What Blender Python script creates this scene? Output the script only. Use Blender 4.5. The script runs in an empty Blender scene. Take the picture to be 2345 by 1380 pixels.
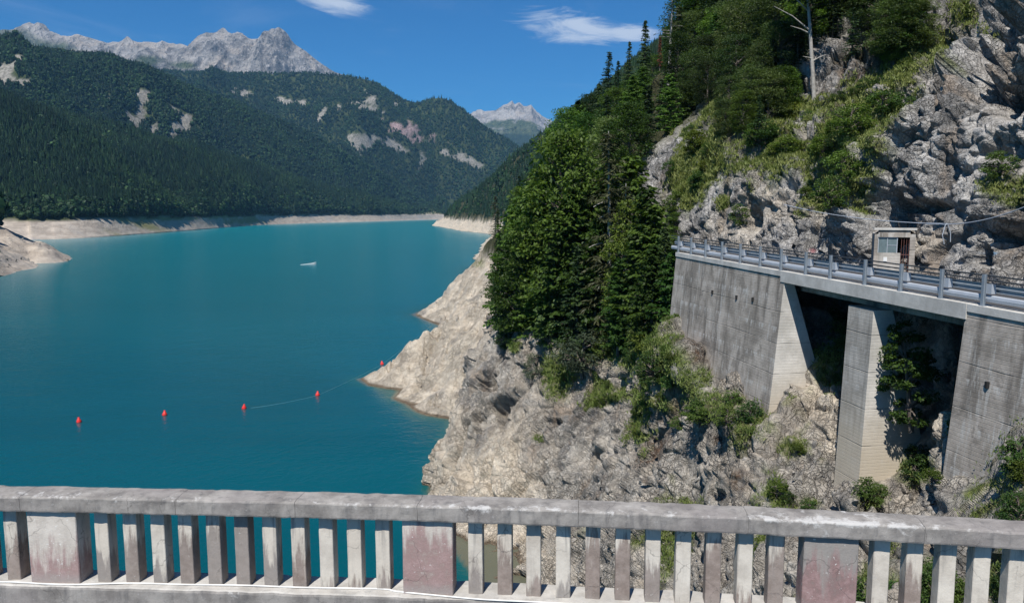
import bpy, math, random
import numpy as np
from mathutils import Vector, Matrix

random.seed(7)
RNG = np.random.default_rng(11)
S = bpy.context.scene
C = S.collection

# ------------------------------------------------------------------ camera, sky, sun, exposure
F = 1750.0                      # focal length in photo pixels (2345 wide)
PITCH = math.atan(205.0 / F)
CAMZ = 30.0
cd = bpy.data.cameras.new('camera'); cam = bpy.data.objects.new('camera', cd); C.objects.link(cam)
cam.location = (0, 0, CAMZ); cam.rotation_euler = (math.pi / 2 - PITCH, 0, 0)
cd.sensor_width = 36; cd.lens = 36 * F / 2345.0
cd.clip_start = 0.1; cd.clip_end = 60000
S.camera = cam

SUN_EL = math.radians(56)
sd = Vector((0.34 * math.cos(SUN_EL), 0.94 * math.cos(SUN_EL), -math.sin(SUN_EL)))   # travel of the light
sl = bpy.data.lights.new('sun', 'SUN'); so = bpy.data.objects.new('sun', sl); C.objects.link(so)
sl.energy = 5.0; sl.angle = math.radians(0.5); sl.color = (1.0, 0.955, 0.89)
so.rotation_euler = sd.to_track_quat('-Z', 'Y').to_euler()
so.location = (0, 0, 200)

S.view_settings.view_transform = 'Standard'; S.view_settings.look = 'None'
S.view_settings.exposure = 0.30; S.view_settings.gamma = 1.0
S.view_settings.use_curve_mapping = False
S.cycles.max_bounces = 6; S.cycles.diffuse_bounces = 3; S.cycles.transparent_max_bounces = 4
S.cycles.volume_bounces = 0
S.cycles.use_denoising = True

w = bpy.data.worlds.new('World'); S.world = w; w.use_nodes = True


class G:
    """tiny node-graph writer"""
    def __init__(s, nt): s.nt = nt; s.n = nt.nodes; s.l = nt.links
    def put(s, sock, v):
        if v is None: return
        if isinstance(v, bpy.types.NodeSocket): s.l.new(v, sock)
        elif isinstance(v, bpy.types.Node): s.l.new(v.outputs[0], sock)
        else:
            if hasattr(sock.default_value, '__len__') and not hasattr(v, '__len__'): v = (v,) * len(sock.default_value)
            if hasattr(sock.default_value, '__len__') and len(sock.default_value) == 4 and len(v) == 3: v = (*v, 1)
            sock.default_value = v
    def node(s, t, **k):
        n = s.n.new(t)
        for a, b in k.items(): setattr(n, a, b)
        return n
    def math(s, op, a, b=None, c=None, clamp=False):
        n = s.node('ShaderNodeMath', operation=op, use_clamp=clamp)
        for i, v in enumerate((a, b, c)): s.put(n.inputs[i], v)
        return n.outputs[0]
    def vmath(s, op, a, b=None):
        n = s.node('ShaderNodeVectorMath', operation=op)
        s.put(n.inputs[0], a); s.put(n.inputs[1], b)
        return n.outputs['Value'] if op in ('DOT_PRODUCT', 'LENGTH', 'DISTANCE') else n.outputs[0]
    def mix(s, f, a, b, blend='MIX'):
        n = s.node('ShaderNodeMix', data_type='RGBA', blend_type=blend)
        s.put(n.inputs[0], f); s.put(n.inputs[6], a); s.put(n.inputs[7], b)
        return n.outputs[2]
    def noise(s, vec, scale, detail=4, rough=.55, dist=0):
        n = s.node('ShaderNodeTexNoise'); s.put(n.inputs['Vector'], vec)
        n.inputs['Scale'].default_value = scale; n.inputs['Detail'].default_value = detail
        n.inputs['Roughness'].default_value = rough; n.inputs['Distortion'].default_value = dist
        return n.outputs[0]
    def vor(s, vec, scale, feature='F1'):
        n = s.node('ShaderNodeTexVoronoi', feature=feature); s.put(n.inputs['Vector'], vec)
        n.inputs['Scale'].default_value = scale
        return n.outputs['Distance']
    def ramp(s, f, lo, hi, a=0.0, b=1.0, smooth=True):
        n = s.node('ShaderNodeMapRange', interpolation_type='SMOOTHSTEP' if smooth else 'LINEAR')
        s.put(n.inputs[0], f)
        for i, v in zip((1, 2, 3, 4), (lo, hi, a, b)): n.inputs[i].default_value = v
        return n.outputs[0]
    def scale(s, vec, sc):
        return s.vmath('MULTIPLY', vec, sc)
    def xyz(s, vec):
        n = s.node('ShaderNodeSeparateXYZ'); s.put(n.inputs[0], vec); return n.outputs
    def attr(s, name):
        return s.node('ShaderNodeAttribute', attribute_name=name).outputs['Fac']
    def bump(s, h, strength=.5, dist=.1, normal=None):
        n = s.node('ShaderNodeBump'); s.put(n.inputs['Height'], h)
        n.inputs['Strength'].default_value = strength; n.inputs['Distance'].default_value = dist
        if normal is not None: s.put(n.inputs['Normal'], normal)
        return n.outputs[0]


def px_ang(px, py):
    cx = (px - 1172.5) / F; cy = (690 - py) / F
    dx, dy, dz = cx, math.cos(PITCH) + cy * math.sin(PITCH), -math.sin(PITCH) + cy * math.cos(PITCH)
    return math.atan2(dx, dy), math.atan2(dz, math.hypot(dx, dy))


g = G(w.node_tree); g.n.clear()
sky = g.node('ShaderNodeTexSky', sky_type='NISHITA', sun_disc=False)
sky.sun_elevation = SUN_EL; sky.sun_rotation = math.radians(200); sky.altitude = 1000
sky.air_density = 1.0; sky.dust_density = 0.9; sky.ozone_density = 3.0
tc = g.node('ShaderNodeTexCoord').outputs['Generated']
x, y, z = g.xyz(tc)
az = g.math('ARCTAN2', x, y)
el = g.math('ARCSINE', g.math('MINIMUM', z, 0.9999))
cmb = g.node('ShaderNodeCombineXYZ'); g.put(cmb.inputs[0], az); g.put(cmb.inputs[1], el)
warp = g.noise(cmb.outputs[0], 9.0, 3)
cx2 = g.node('ShaderNodeCombineXYZ'); g.put(cx2.inputs[0], g.math('MULTIPLY', g.math('ADD', az, g.math('MULTIPLY', el, 0.5)), 9)); g.put(cx2.inputs[1], g.math('MULTIPLY', el, 38))
n1 = g.noise(cx2.outputs[0], 1.5, 10, .66, 1.2)
cloud = None
for px, py, wx, wy, st in ((1320, 66, 200, 55, 1.3), (1440, 76, 120, 36, 1.2), (1225, 52, 60, 20, .75), (760, 2, 135, 40, 1.3), (626, 36, 16, 10, .9), (1210, 126, 150, 5, .45), (200, -330, 300, 60, 1), (1900, -420, 340, 70, 1)):
    a0, e0 = px_ang(px, py)
    dx = g.math('MULTIPLY', g.math('SUBTRACT', az, a0), F / wx)
    dy = g.math('MULTIPLY', g.math('SUBTRACT', g.math('SUBTRACT', el, e0), g.math('MULTIPLY', g.math('SUBTRACT', az, a0), -0.10)), F / wy)
    r = g.math('SQRT', g.math('ADD', g.math('MULTIPLY', dx, dx), g.math('MULTIPLY', dy, dy)))
    m = g.math('MULTIPLY', g.ramp(r, 1.25, 0.0), st)
    cloud = m if cloud is None else g.math('MAXIMUM', cloud, m)
wisp = g.math('MULTIPLY', g.ramp(g.noise(g.scale(cx2.outputs[0], (.35, .35, 1)), 1.3, 8, .6, .8), .52, .8), .16)
cl = g.ramp(g.math('ADD', g.math('MULTIPLY', n1, 2.0), g.math('SUBTRACT', cloud, 1.52)), 0.0, .85)
cl = g.math('MULTIPLY', g.math('MAXIMUM', cl, wisp), g.ramp(cloud, 0, .05, .0, 1.0))
cl = g.math('MAXIMUM', cl, wisp)
skyc = g.mix(1.0, sky.outputs[0], (0.26, 0.93, 1.50), 'MULTIPLY')
col = g.mix(g.math('MULTIPLY', cl, .72), skyc, (11.0, 12.0, 13.5))
bg = g.node('ShaderNodeBackground'); g.put(bg.inputs[0], col); bg.inputs[1].default_value = 0.054
out = g.node('ShaderNodeOutputWorld'); g.l.new(bg.outputs[0], out.inputs[0])

# ------------------------------------------------------------------ pixel <-> place helpers
cp, sp = math.cos(PITCH), math.sin(PITCH)


def P(px, py, Y):
    cx = (np.asarray(px, float) - 1172.5) / F; cy = (690 - np.asarray(py, float)) / F
    dy = cp + cy * sp; dz = -sp + cy * cp
    Y = np.asarray(Y, float)
    return np.stack([cx / dy * Y, Y + 0 * cx, CAMZ + dz / dy * Y], -1)


def Pz(px, py, z=0.0):
    cy = (690 - py) / F
    return P(px, py, (z - CAMZ) * (cp + cy * sp) / (-sp + cy * cp))


def proj(p):
    p = np.asarray(p, float); X, Y, Z = p[..., 0], p[..., 1], p[..., 2] - CAMZ
    dep = np.maximum(Y * cp - Z * sp, 1e-3)
    return 1172.5 + F * X / dep, 690 - F * (Y * sp + Z * cp) / dep


# ------------------------------------------------------------------ noise
def h3(i, j, k, s=0):
    n = (i.astype(np.uint32) * np.uint32(73856093)) ^ (j.astype(np.uint32) * np.uint32(19349663)) ^ (k.astype(np.uint32) * np.uint32(83492791)) ^ np.uint32((s * 2654435761) & 0xffffffff)
    n ^= n >> np.uint32(16); n *= np.uint32(0x7feb352d); n ^= n >> np.uint32(15); n *= np.uint32(0x846ca68b); n ^= n >> np.uint32(16)
    return n


def hf(n, sh=0): return ((n >> np.uint32(sh)) & np.uint32(1023)).astype(np.float32) / 1023.0


def vnoise(p, s=0):
    p = np.asarray(p, np.float32); f = np.floor(p); i = f.astype(np.int64); t = p - f; t = t * t * (3 - 2 * t)
    out = 0
    for a in (0, 1):
        wa = t[..., 0] if a else 1 - t[..., 0]
        for b in (0, 1):
            wb = t[..., 1] if b else 1 - t[..., 1]
            for c in (0, 1):
                wc = t[..., 2] if c else 1 - t[..., 2]
                out = out + wa * wb * wc * (hf(h3(i[..., 0] + a, i[..., 1] + b, i[..., 2] + c, s)) * 2 - 1)
    return out


def fbm(p, sc, oct=4, s=0, rough=.5):
    p = np.asarray(p, np.float32) / sc; r = 0; a = 1.0
    for o in range(oct):
        r = r + a * vnoise(p + 17.3 * o, s + o); p = p * 2.03; a *= rough
    return r


def ridged(p, sc, oct=4, s=0):
    p = np.asarray(p, np.float32) / sc; r = 0; a = 1.0
    for o in range(oct):
        r = r + a * (1 - 2 * np.abs(vnoise(p + 9.1 * o, s + o))); p = p * 2.05; a *= .5
    return r


def facets(p, sc, s=0, crack=.6, cw=.075, K=26.0):
    """cell offset + tilt - crack, per point: blocky fractured rock"""
    q = np.asarray(p, np.float32) / sc; f = np.floor(q); i = f.astype(np.int64); fr = q - f
    F1 = np.full(q.shape[:-1], 9, np.float32); F2 = F1.copy(); val = np.zeros_like(F1); W = np.full_like(F1, 1e-12)
    for a in (-1, 0, 1):
        for b in (-1, 0, 1):
            for c in (-1, 0, 1):
                n = h3(i[..., 0] + a, i[..., 1] + b, i[..., 2] + c, s)
                r = np.stack([a + hf(n), b + hf(n, 10), c + hf(n, 20)], -1) - fr
                d = np.sqrt((r * r).sum(-1))
                new = d < F1
                F2 = np.where(new, F1, np.minimum(F2, d)); F1 = np.where(new, d, F1)
                m = n * np.uint32(2246822519); m ^= m >> np.uint32(13)
                v = (hf(m) - .5) + ((hf(m, 7) - .5) * r[..., 0] + (hf(m, 14) - .5) * r[..., 1] + (hf(m, 21) - .5) * r[..., 2]) * 2.1
                e_ = np.exp(-K * d); val += v * e_; W += e_
    return val / W - crack * np.exp(-((F2 - F1) / cw) ** 2)


# ------------------------------------------------------------------ meshes
def mesh(name, V, quads=None, tris=None, mats=(), attrs=None, smooth=False, qm=None, tm=None):
    me = bpy.data.meshes.new(name)
    V = np.asarray(V, np.float32).reshape(-1, 3)
    nq = 0 if quads is None else len(quads); nt = 0 if tris is None else len(tris)
    loops = np.concatenate([np.asarray(a, np.int32).ravel() for a, n in ((quads, nq), (tris, nt)) if n])
    me.vertices.add(len(V)); me.vertices.foreach_set('co', V.ravel())
    me.loops.add(len(loops)); me.loops.foreach_set('vertex_index', loops)
    st = np.concatenate([np.arange(nq) * 4, nq * 4 + np.arange(nt) * 3]).astype(np.int32)
    me.polygons.add(nq + nt); me.polygons.foreach_set('loop_start', st)
    if qm is not None or tm is not None:
        mi = np.concatenate([np.zeros(nq, np.int32) if qm is None else np.asarray(qm, np.int32), np.zeros(nt, np.int32) if tm is None else np.asarray(tm, np.int32)])
        me.polygons.foreach_set('material_index', mi)
    me.polygons.foreach_set('use_smooth', np.full(nq + nt, smooth))
    for m in mats: me.materials.append(m)
    for k, v in (attrs or {}).items():
        a = me.attributes.new(k, 'FLOAT', 'POINT'); a.data.foreach_set('value', np.asarray(v, np.float32).ravel())
    me.update(); me.validate()
    return me


def obj(name, me, parent=None, loc=None, **props):
    o = bpy.data.objects.new(name, me); C.objects.link(o)
    if loc is not None: o.location = loc
    if parent is not None: o.parent = parent
    for k, v in props.items(): o[k] = v
    return o


def thing(name, label, cat, loc=(0, 0, 0), group=None, rot=None):
    o = bpy.data.objects.new(name, None); C.objects.link(o); o.location = loc
    if rot: o.rotation_euler = rot
    o['label'] = label; o['category'] = cat
    if group: o['group'] = group
    return o


def dup(root, loc, rotz=0.0, scale=None, label=None, group=None, rot=None):
    r = root.copy(); C.objects.link(r); r.location = loc; r.rotation_euler = rot or (0, 0, rotz)
    if scale is not None: r.scale = scale if hasattr(scale, '__len__') else (scale,) * 3
    if label: r['label'] = label
    if group: r['group'] = group
    for ch in list(root.children):
        c = ch.copy(); C.objects.link(c); c.parent = r
        for gch in ch.children:
            d = gch.copy(); C.objects.link(d); d.parent = c
    return r


def grid_quads(n, m):
    i = np.arange(n - 1)[:, None] * m + np.arange(m - 1)[None, :]
    return np.stack([i, i + 1, i + m + 1, i + m], -1).reshape(-1, 4)


def catmull(A, n):
    """resample A (k, ..., 3) along axis 0 to n samples, Catmull-Rom"""
    k = A.shape[0]; t = np.linspace(0, k - 1, n); i = np.minimum(t.astype(int), k - 2); u = (t - i).reshape(-1, *([1] * (A.ndim - 1)))
    E = np.concatenate([2 * A[:1] - A[1:2], A, 2 * A[-1:] - A[-2:-1]], 0)
    p0, p1, p2, p3 = E[i], E[i + 1], E[i + 2], E[i + 3]
    return .5 * (2 * p1 + (p2 - p0) * u + (2 * p0 - 5 * p1 + 4 * p2 - p3) * u * u + (3 * p1 - p0 - 3 * p2 + p3) * u ** 3)


def net(A, n, m):
    return catmull(np.swapaxes(catmull(np.asarray(A, float), n), 0, 1), m).swapaxes(0, 1)


def normals(Gr):
    a = np.gradient(Gr, axis=0); b = np.gradient(Gr, axis=1)
    nn = np.cross(a, b); nn /= np.maximum(np.linalg.norm(nn, axis=-1, keepdims=True), 1e-9)
    return nn


def blob(px, py, L, nz=0):
    m = np.zeros_like(px)
    for b in L:
        x0, y0, rx, ry = b[:4]; a = math.radians(b[4]) if len(b) > 4 else 0
        dx, dy = px - x0, py - y0
        u = (dx * math.cos(a) + dy * math.sin(a)) / rx; v = (-dx * math.sin(a) + dy * math.cos(a)) / ry
        m = np.maximum(m, np.clip(1.6 - 1.1 * np.sqrt(u * u + v * v) + nz, 0, 1))
    return m


def boxmesh(x0, x1, y0, y1, z0, z1):
    V = [(x0, y0, z0), (x1, y0, z0), (x1, y1, z0), (x0, y1, z0), (x0, y0, z1), (x1, y0, z1), (x1, y1, z1), (x0, y1, z1)]
    Q = [(0, 3, 2, 1), (4, 5, 6, 7), (0, 1, 5, 4), (1, 2, 6, 5), (2, 3, 7, 6), (3, 0, 4, 7)]
    return np.array(V, float), np.array(Q)


def join(parts):
    V = []; Q = []; n = 0
    for v, q in parts: V.append(v); Q.append(q + n); n += len(v)
    return np.concatenate(V), np.concatenate(Q)


def tube(pts, rad, sides=6):
    pts = np.asarray(pts, float); rad = np.broadcast_to(rad, (len(pts),))
    T = np.gradient(pts, axis=0); T /= np.linalg.norm(T, axis=1, keepdims=True) + 1e-9
    up = np.where(np.abs(T[:, 2:3]) > .9, np.array([[1., 0, 0]]), np.array([[0, 0, 1.]]))
    A = np.cross(T, up); A /= np.linalg.norm(A, axis=1, keepdims=True); B = np.cross(T, A)
    th = np.linspace(0, 2 * np.pi, sides, endpoint=False)
    V = pts[:, None] + rad[:, None, None] * (np.cos(th)[None, :, None] * A[:, None] + np.sin(th)[None, :, None] * B[:, None])
    n = len(pts); Q = []
    for i in range(n - 1):
        for j in range(sides):
            k = (j + 1) % sides
            Q.append((i * sides + j, i * sides + k, (i + 1) * sides + k, (i + 1) * sides + j))
    return V.reshape(-1, 3), np.array(Q)


# ------------------------------------------------------------------ materials
def mat(name):
    m = bpy.data.materials.new(name); m.use_nodes = True; gg = G(m.node_tree); gg.n.clear()
    o = gg.node('ShaderNodeOutputMaterial'); b = gg.node('ShaderNodeBsdfPrincipled'); gg.l.new(b.outputs[0], o.inputs[0])
    return m, gg, b


def simple(name, col, rough=.7, metal=0, var=.15, sc=4.0):
    m, g, b = mat(name)
    pos = g.node('ShaderNodeNewGeometry').outputs['Position']
    n = g.ramp(g.noise(pos, sc, 6, .65), .3, .7, 1 - var, 1 + var, False)
    g.put(b.inputs['Base Color'], g.mix(1, (*col, 1), g.node('ShaderNodeCombineColor').outputs[0] if 0 else (1, 1, 1, 1), 'MULTIPLY'))
    hs = g.node('ShaderNodeHueSaturation'); g.put(hs.inputs['Color'], col); g.put(hs.inputs['Value'], n)
    g.put(b.inputs['Base Color'], hs.outputs[0])
    b.inputs['Roughness'].default_value = rough; b.inputs['Metallic'].default_value = metal
    b.inputs['Specular IOR Level'].default_value = .3
    return m


def rock_mat(name, scale=1.0, warm=0.0, base=(.345, .332, .315), forest=False, bump=1.0):
    m, g, b = mat(name)
    pos = g.node('ShaderNodeNewGeometry').outputs['Position']
    p = g.scale(pos, (1 / scale,) * 3)
    big = g.noise(p, .12, 5, .6); mid = g.noise(p, .8, 7, .65); fine = g.noise(p, 5.0, 6, .7)
    st = g.noise(g.scale(p, (1, 1, .22)), .9, 6, .6, .4)
    c = g.mix(g.ramp(mid, .32, .68), tuple(v * .62 for v in base), tuple(v * 1.3 for v in base))
    c = g.mix(g.ramp(big, .42, .66, 0, .4), c, (base[0] * 1.12, base[1] * .98, base[2] * .82))
    c = g.mix(g.ramp(st, .54, .74, 0, .6), c, (.12, .12, .12))
    c = g.mix(g.ramp(fine, .56, .74, 0, .65), c, (.58, .56, .52))
    c = g.mix(g.ramp(g.noise(p, 2.1, 6, .7, .3), .58, .72, 0, .5), c, (.13, .12, .105))
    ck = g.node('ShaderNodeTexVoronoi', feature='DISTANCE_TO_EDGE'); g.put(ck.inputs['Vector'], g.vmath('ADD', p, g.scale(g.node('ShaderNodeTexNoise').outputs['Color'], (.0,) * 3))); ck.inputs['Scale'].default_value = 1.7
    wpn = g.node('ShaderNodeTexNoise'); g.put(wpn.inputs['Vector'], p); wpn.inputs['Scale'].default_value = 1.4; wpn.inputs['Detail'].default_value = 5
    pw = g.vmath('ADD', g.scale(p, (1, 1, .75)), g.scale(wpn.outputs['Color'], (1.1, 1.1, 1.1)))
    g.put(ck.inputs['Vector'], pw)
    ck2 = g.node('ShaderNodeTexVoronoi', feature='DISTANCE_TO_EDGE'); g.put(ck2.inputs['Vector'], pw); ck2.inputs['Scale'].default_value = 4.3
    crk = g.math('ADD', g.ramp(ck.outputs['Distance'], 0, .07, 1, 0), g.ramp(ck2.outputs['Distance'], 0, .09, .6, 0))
    c = g.mix(g.math('MULTIPLY', g.math('MINIMUM', crk, 1), g.ramp(big, .35, .65, .05, .42)), c, (.12, .11, .10))  # cracks darkened in the colour: a little dirt plus painted crack shade
    lo = g.noise(g.scale(p, (.35, .35, .08)), 1.0, 7, .6, .5)
    c = g.mix(g.ramp(lo, .50, .62, 0, .68), c, (.135, .132, .13))
    c = g.mix(g.ramp(g.noise(g.scale(p, (.5, .5, .12)), .7, 6, .6, .3), .56, .68, 0, .45), c, (.34, .25, .17))
    be = g.attr('beige')
    zz = g.xyz(pos)[2]
    bcol = g.mix(g.ramp(mid, .35, .65), (.41, .35, .275), (.58, .51, .41))
    bcol = g.mix(g.ramp(fine, .5, .7, 0, .35), bcol, (.30, .25, .20))
    bcol = g.mix(g.ramp(g.noise(g.scale(pos, (.04, .04, 1.6)), 1.0, 5, .6), .45, .65, 0, .35), bcol, (.30, .25, .195))
    bcol = g.mix(g.ramp(g.noise(g.scale(p, (.6, .6, .5)), .35, 6, .65, .6), .54, .66, 0, .5), bcol, (.34, .32, .29))
    bcol = g.mix(g.ramp(zz, .45, .12), bcol, (.17, .13, .09))
    c = g.mix(be, c, bcol)
    soil = g.mix(g.ramp(fine, .35, .65), (.060, .040, .026), (.135, .088, .060))
    c = g.mix(g.math('MULTIPLY', g.attr('soil'), g.ramp(g.noise(p, 1.6, 6, .7), .38, .58, .1, 1)), c, soil)
    gr = g.mix(g.ramp(fine, .35, .65), (.06, .085, .02), (.16, .185, .055))
    gr = g.mix(g.ramp(g.noise(p, .5, 4), .45, .65, 0, .7), gr, (.155, .145, .065))
    c = g.mix(g.math('MULTIPLY', g.attr('grass'), g.ramp(g.noise(p, 1.3, 7, .7), .34, .54, .05, 1)), c, gr)
    c = g.mix(g.math('MULTIPLY', g.attr('paint_blue'), .8), c, (.10, .28, .48))
    c = g.mix(g.math('MULTIPLY', g.attr('paint_pink'), .6), c, (.55, .20, .22))
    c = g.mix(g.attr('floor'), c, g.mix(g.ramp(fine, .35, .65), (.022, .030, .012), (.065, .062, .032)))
    g.put(b.inputs['Base Color'], c); b.inputs['Roughness'].default_value = .9
    b.inputs['Specular IOR Level'].default_value = .15
    hgt = g.math('ADD', g.math('MULTIPLY', mid, 1.2), g.math('ADD', g.math('MULTIPLY', fine, .35), g.math('MULTIPLY', g.vor(p, 2.4), -.35)))
    hgt = g.math('ADD', hgt, g.math('MULTIPLY', g.noise(p, 17, 4, .7), .10))
    md = g.ramp(g.noise(p, .22, 4, .6),   .38, .62, .38, 1.0)
    hgt = g.math('SUBTRACT', hgt, g.math('MULTIPLY', g.math('MULTIPLY', crk, .60), md))
    hgt = g.math('MULTIPLY', hgt, g.math('ADD', .35, g.math('MULTIPLY', md, .65)))
    g.put(b.inputs['Normal'], g.bump(hgt, .95 * bump, .34 * scale))
    return m


M = {}
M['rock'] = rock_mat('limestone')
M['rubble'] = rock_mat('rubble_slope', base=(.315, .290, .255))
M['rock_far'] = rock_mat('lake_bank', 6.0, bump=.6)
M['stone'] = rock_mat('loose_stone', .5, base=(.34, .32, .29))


def hill_mat(name, scale=60.0, mount=False):
    m, g, b = mat(name)
    pos = g.node('ShaderNodeNewGeometry').outputs['Position']
    n1 = g.noise(pos, 1 / scale, 7, .65); n2 = g.noise(pos, 1 / (scale * .12), 6, .7)
    if mount:
        st = g.noise(g.scale(pos, (1, 1, .28)), 1 / (scale * .9), 8, .68, .6)
        c = g.mix(g.ramp(st, .36, .64), (.19, .185, .185), (.47, .445, .42))
        c = g.mix(g.ramp(n2, .5, .68, 0, .7), c, (.58, .55, .52))
        c = g.mix(g.ramp(n1, .52, .62, 0, .5), c, (.50, .43, .36))
        gcol = g.mix(g.ramp(n2, .4, .6), (.06, .085, .04), (.13, .15, .08))
        c = g.mix(g.math('MULTIPLY', g.attr('grass'), g.ramp(n1, .3, .5, .2, 1)), c, gcol)
        c = g.mix(g.attr('soil'), c, (.03, .05, .03))
        hgt = g.math('ADD', st, g.math('MULTIPLY', n2, .3))
        g.put(b.inputs['Normal'], g.bump(hgt, .9, scale * .6))
    else:
        c = g.mix(g.ramp(n1, .4, .6), (.020, .030, .012), (.045, .058, .022))
        c = g.mix(g.attr('grass'), c, (.10, .125, .045))
        ro = g.mix(g.ramp(n2, .35, .65), (.15, .138, .12), (.36, .33, .29))
        c = g.mix(g.attr('beige'), c, ro)
        c = g.mix(g.attr('soil'), c, g.mix(g.ramp(n2, .35, .65), (.16, .10, .10), (.36, .27, .26)))
        bk = g.mix(g.ramp(g.noise(g.scale(pos, (1, 1, 4)), .06, 6, .65), .35, .65), (.31, .265, .22), (.46, .40, .335))
        bk = g.mix(g.math('MULTIPLY', g.ramp(g.noise(pos, .012, 4), .52, .64), .6), bk, (.34, .32, .30))
        bk = g.mix(g.ramp(g.noise(pos, .35, 3, .8), .66, .72, 0, .6), bk, (.16, .14, .12))
        bk = g.mix(g.attr('moss'), bk, (.20, .20, .07))
        c = g.mix(g.attr('bank'), c, bk)
        g.put(b.inputs['Normal'], g.bump(g.noise(pos, .25, 6, .7), .5, 3.0))
    g.put(b.inputs['Base Color'], c); b.inputs['Roughness'].default_value = .95
    b.inputs['Specular IOR Level'].default_value = .1
    return m


M['hill'] = hill_mat('forest_floor')
M['mount'] = hill_mat('bare_mountain_rock', 260.0, True)


def leaf_mat(name, c1, c2, trans=.3, rnd=.35):
    m, g, b = mat(name)
    pos = g.node('ShaderNodeNewGeometry').outputs['Position']
    oi = g.node('ShaderNodeObjectInfo').outputs['Random']
    f = g.math('ADD', g.math('MULTIPLY', g.noise(pos, .9, 4, .7), .8), g.math('MULTIPLY', g.math('SUBTRACT', oi, .5), rnd * 1.6))
    if name.startswith('far'): f = g.math('ADD', f, g.math('MULTIPLY', g.math('SUBTRACT', g.noise(pos, .007, 5, .65), .5), 1.6))
    c = g.mix(g.ramp(f, .26, .60), c1, c2)
    hs = g.node('ShaderNodeHueSaturation'); g.put(hs.inputs['Color'], c)
    g.put(hs.inputs['Value'], g.ramp(g.math('FRACT', g.math('MULTIPLY', oi, 7.31)), 0, 1, 1 - rnd, 1 + rnd, False))
    g.put(hs.inputs['Hue'], g.ramp(g.math('FRACT', g.math('MULTIPLY', oi, 3.77)), 0, 1, .485, .512, False))
    c = hs.outputs[0]
    g.put(b.inputs['Base Color'], c); b.inputs['Roughness'].default_value = .55
    b.inputs['Specular IOR Level'].default_value = .25
    tr = g.node('ShaderNodeBsdfTranslucent'); g.put(tr.inputs[0], g.mix(1, c, (1.25, 1.4, .6), 'MULTIPLY'))
    mx = g.node('ShaderNodeMixShader'); mx.inputs[0].default_value = trans
    g.l.new(b.outputs[0], mx.inputs[1]); g.l.new(tr.outputs[0], mx.inputs[2])
    g.l.new(mx.outputs[0], g.n['Material Output'].inputs[0])
    return m


M['beech'] = leaf_mat('beech_leaves', (.028, .062, .010), (.095, .158, .026), .36, .25)
M['yellowgreen'] = leaf_mat('yellow_green_leaves', (.055, .085, .012), (.13, .17, .03), .35, .2)
M['spruce'] = leaf_mat('spruce_needles', (.016, .036, .012), (.048, .080, .024), .16, .25)
M['larch'] = leaf_mat('brownish_needles', (.035, .042, .020), (.075, .082, .036), .2, .2)
M['pine'] = leaf_mat('pine_needles', (.032, .056, .015), (.095, .135, .038), .28, .3)
M['bush'] = leaf_mat('bush_leaves', (.034, .072, .016), (.10, .155, .032), .34, .3)
M['greybush'] = leaf_mat('willow_leaves', (.055, .075, .045), (.12, .15, .085), .25, .15)
M['dead'] = leaf_mat('dead_red_needles', (.12, .035, .018), (.20, .07, .035), .1, .1)
M['far_conifer'] = leaf_mat('far_conifer_needles', (.007, .024, .010), (.022, .052, .018), .06, .3)
M['far_broad'] = leaf_mat('far_broad_leaves', (.013, .038, .012), (.036, .080, .024), .12, .3)
M['grass'] = leaf_mat('grass_blades', (.10, .140, .030), (.225, .245, .082), .35, .2)
M['bark'] = simple('bark', (.12, .10, .085), .9, var=.35, sc=6)
M['palebark'] = simple('pale_bark', (.34, .32, .29), .9, var=.3, sc=5)


# water
def water_mat():
    m, g, b = mat('lake_water')
    pos = g.node('ShaderNodeNewGeometry').outputs['Position']
    sh = g.attr('shallow')
    big = g.ramp(g.noise(g.scale(pos, (.6, 1.6, 1)), .006, 4, .6, .3), .35, .65)
    c = g.mix(big, (.0003, .056, .070), (.0008, .072, .090))
    c = g.mix(g.attr('painted_sheen'), c, (.004, .19, .235))  # lighter with distance: grazing sky reflection painted into the base colour
    c = g.mix(g.ramp(sh, .0, .55, 0, .85), c, (.008, .080, .080))
    c = g.mix(g.ramp(sh, .55, 1.0, 0, .8), c, (.13, .115, .075))
    g.put(b.inputs['Base Color'], c)
    b.inputs['Roughness'].default_value = .18; b.inputs['IOR'].default_value = 1.33
    b.inputs['Specular IOR Level'].default_value = .24
    h = g.math('ADD', g.noise(g.scale(pos, (1, .7, 1)), 1.1, 4, .6), g.math('MULTIPLY', g.noise(pos, .16, 3, .6), 1.5))
    g.put(b.inputs['Normal'], g.bump(h, .42, .20))
    return m


M['water'] = water_mat()


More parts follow.
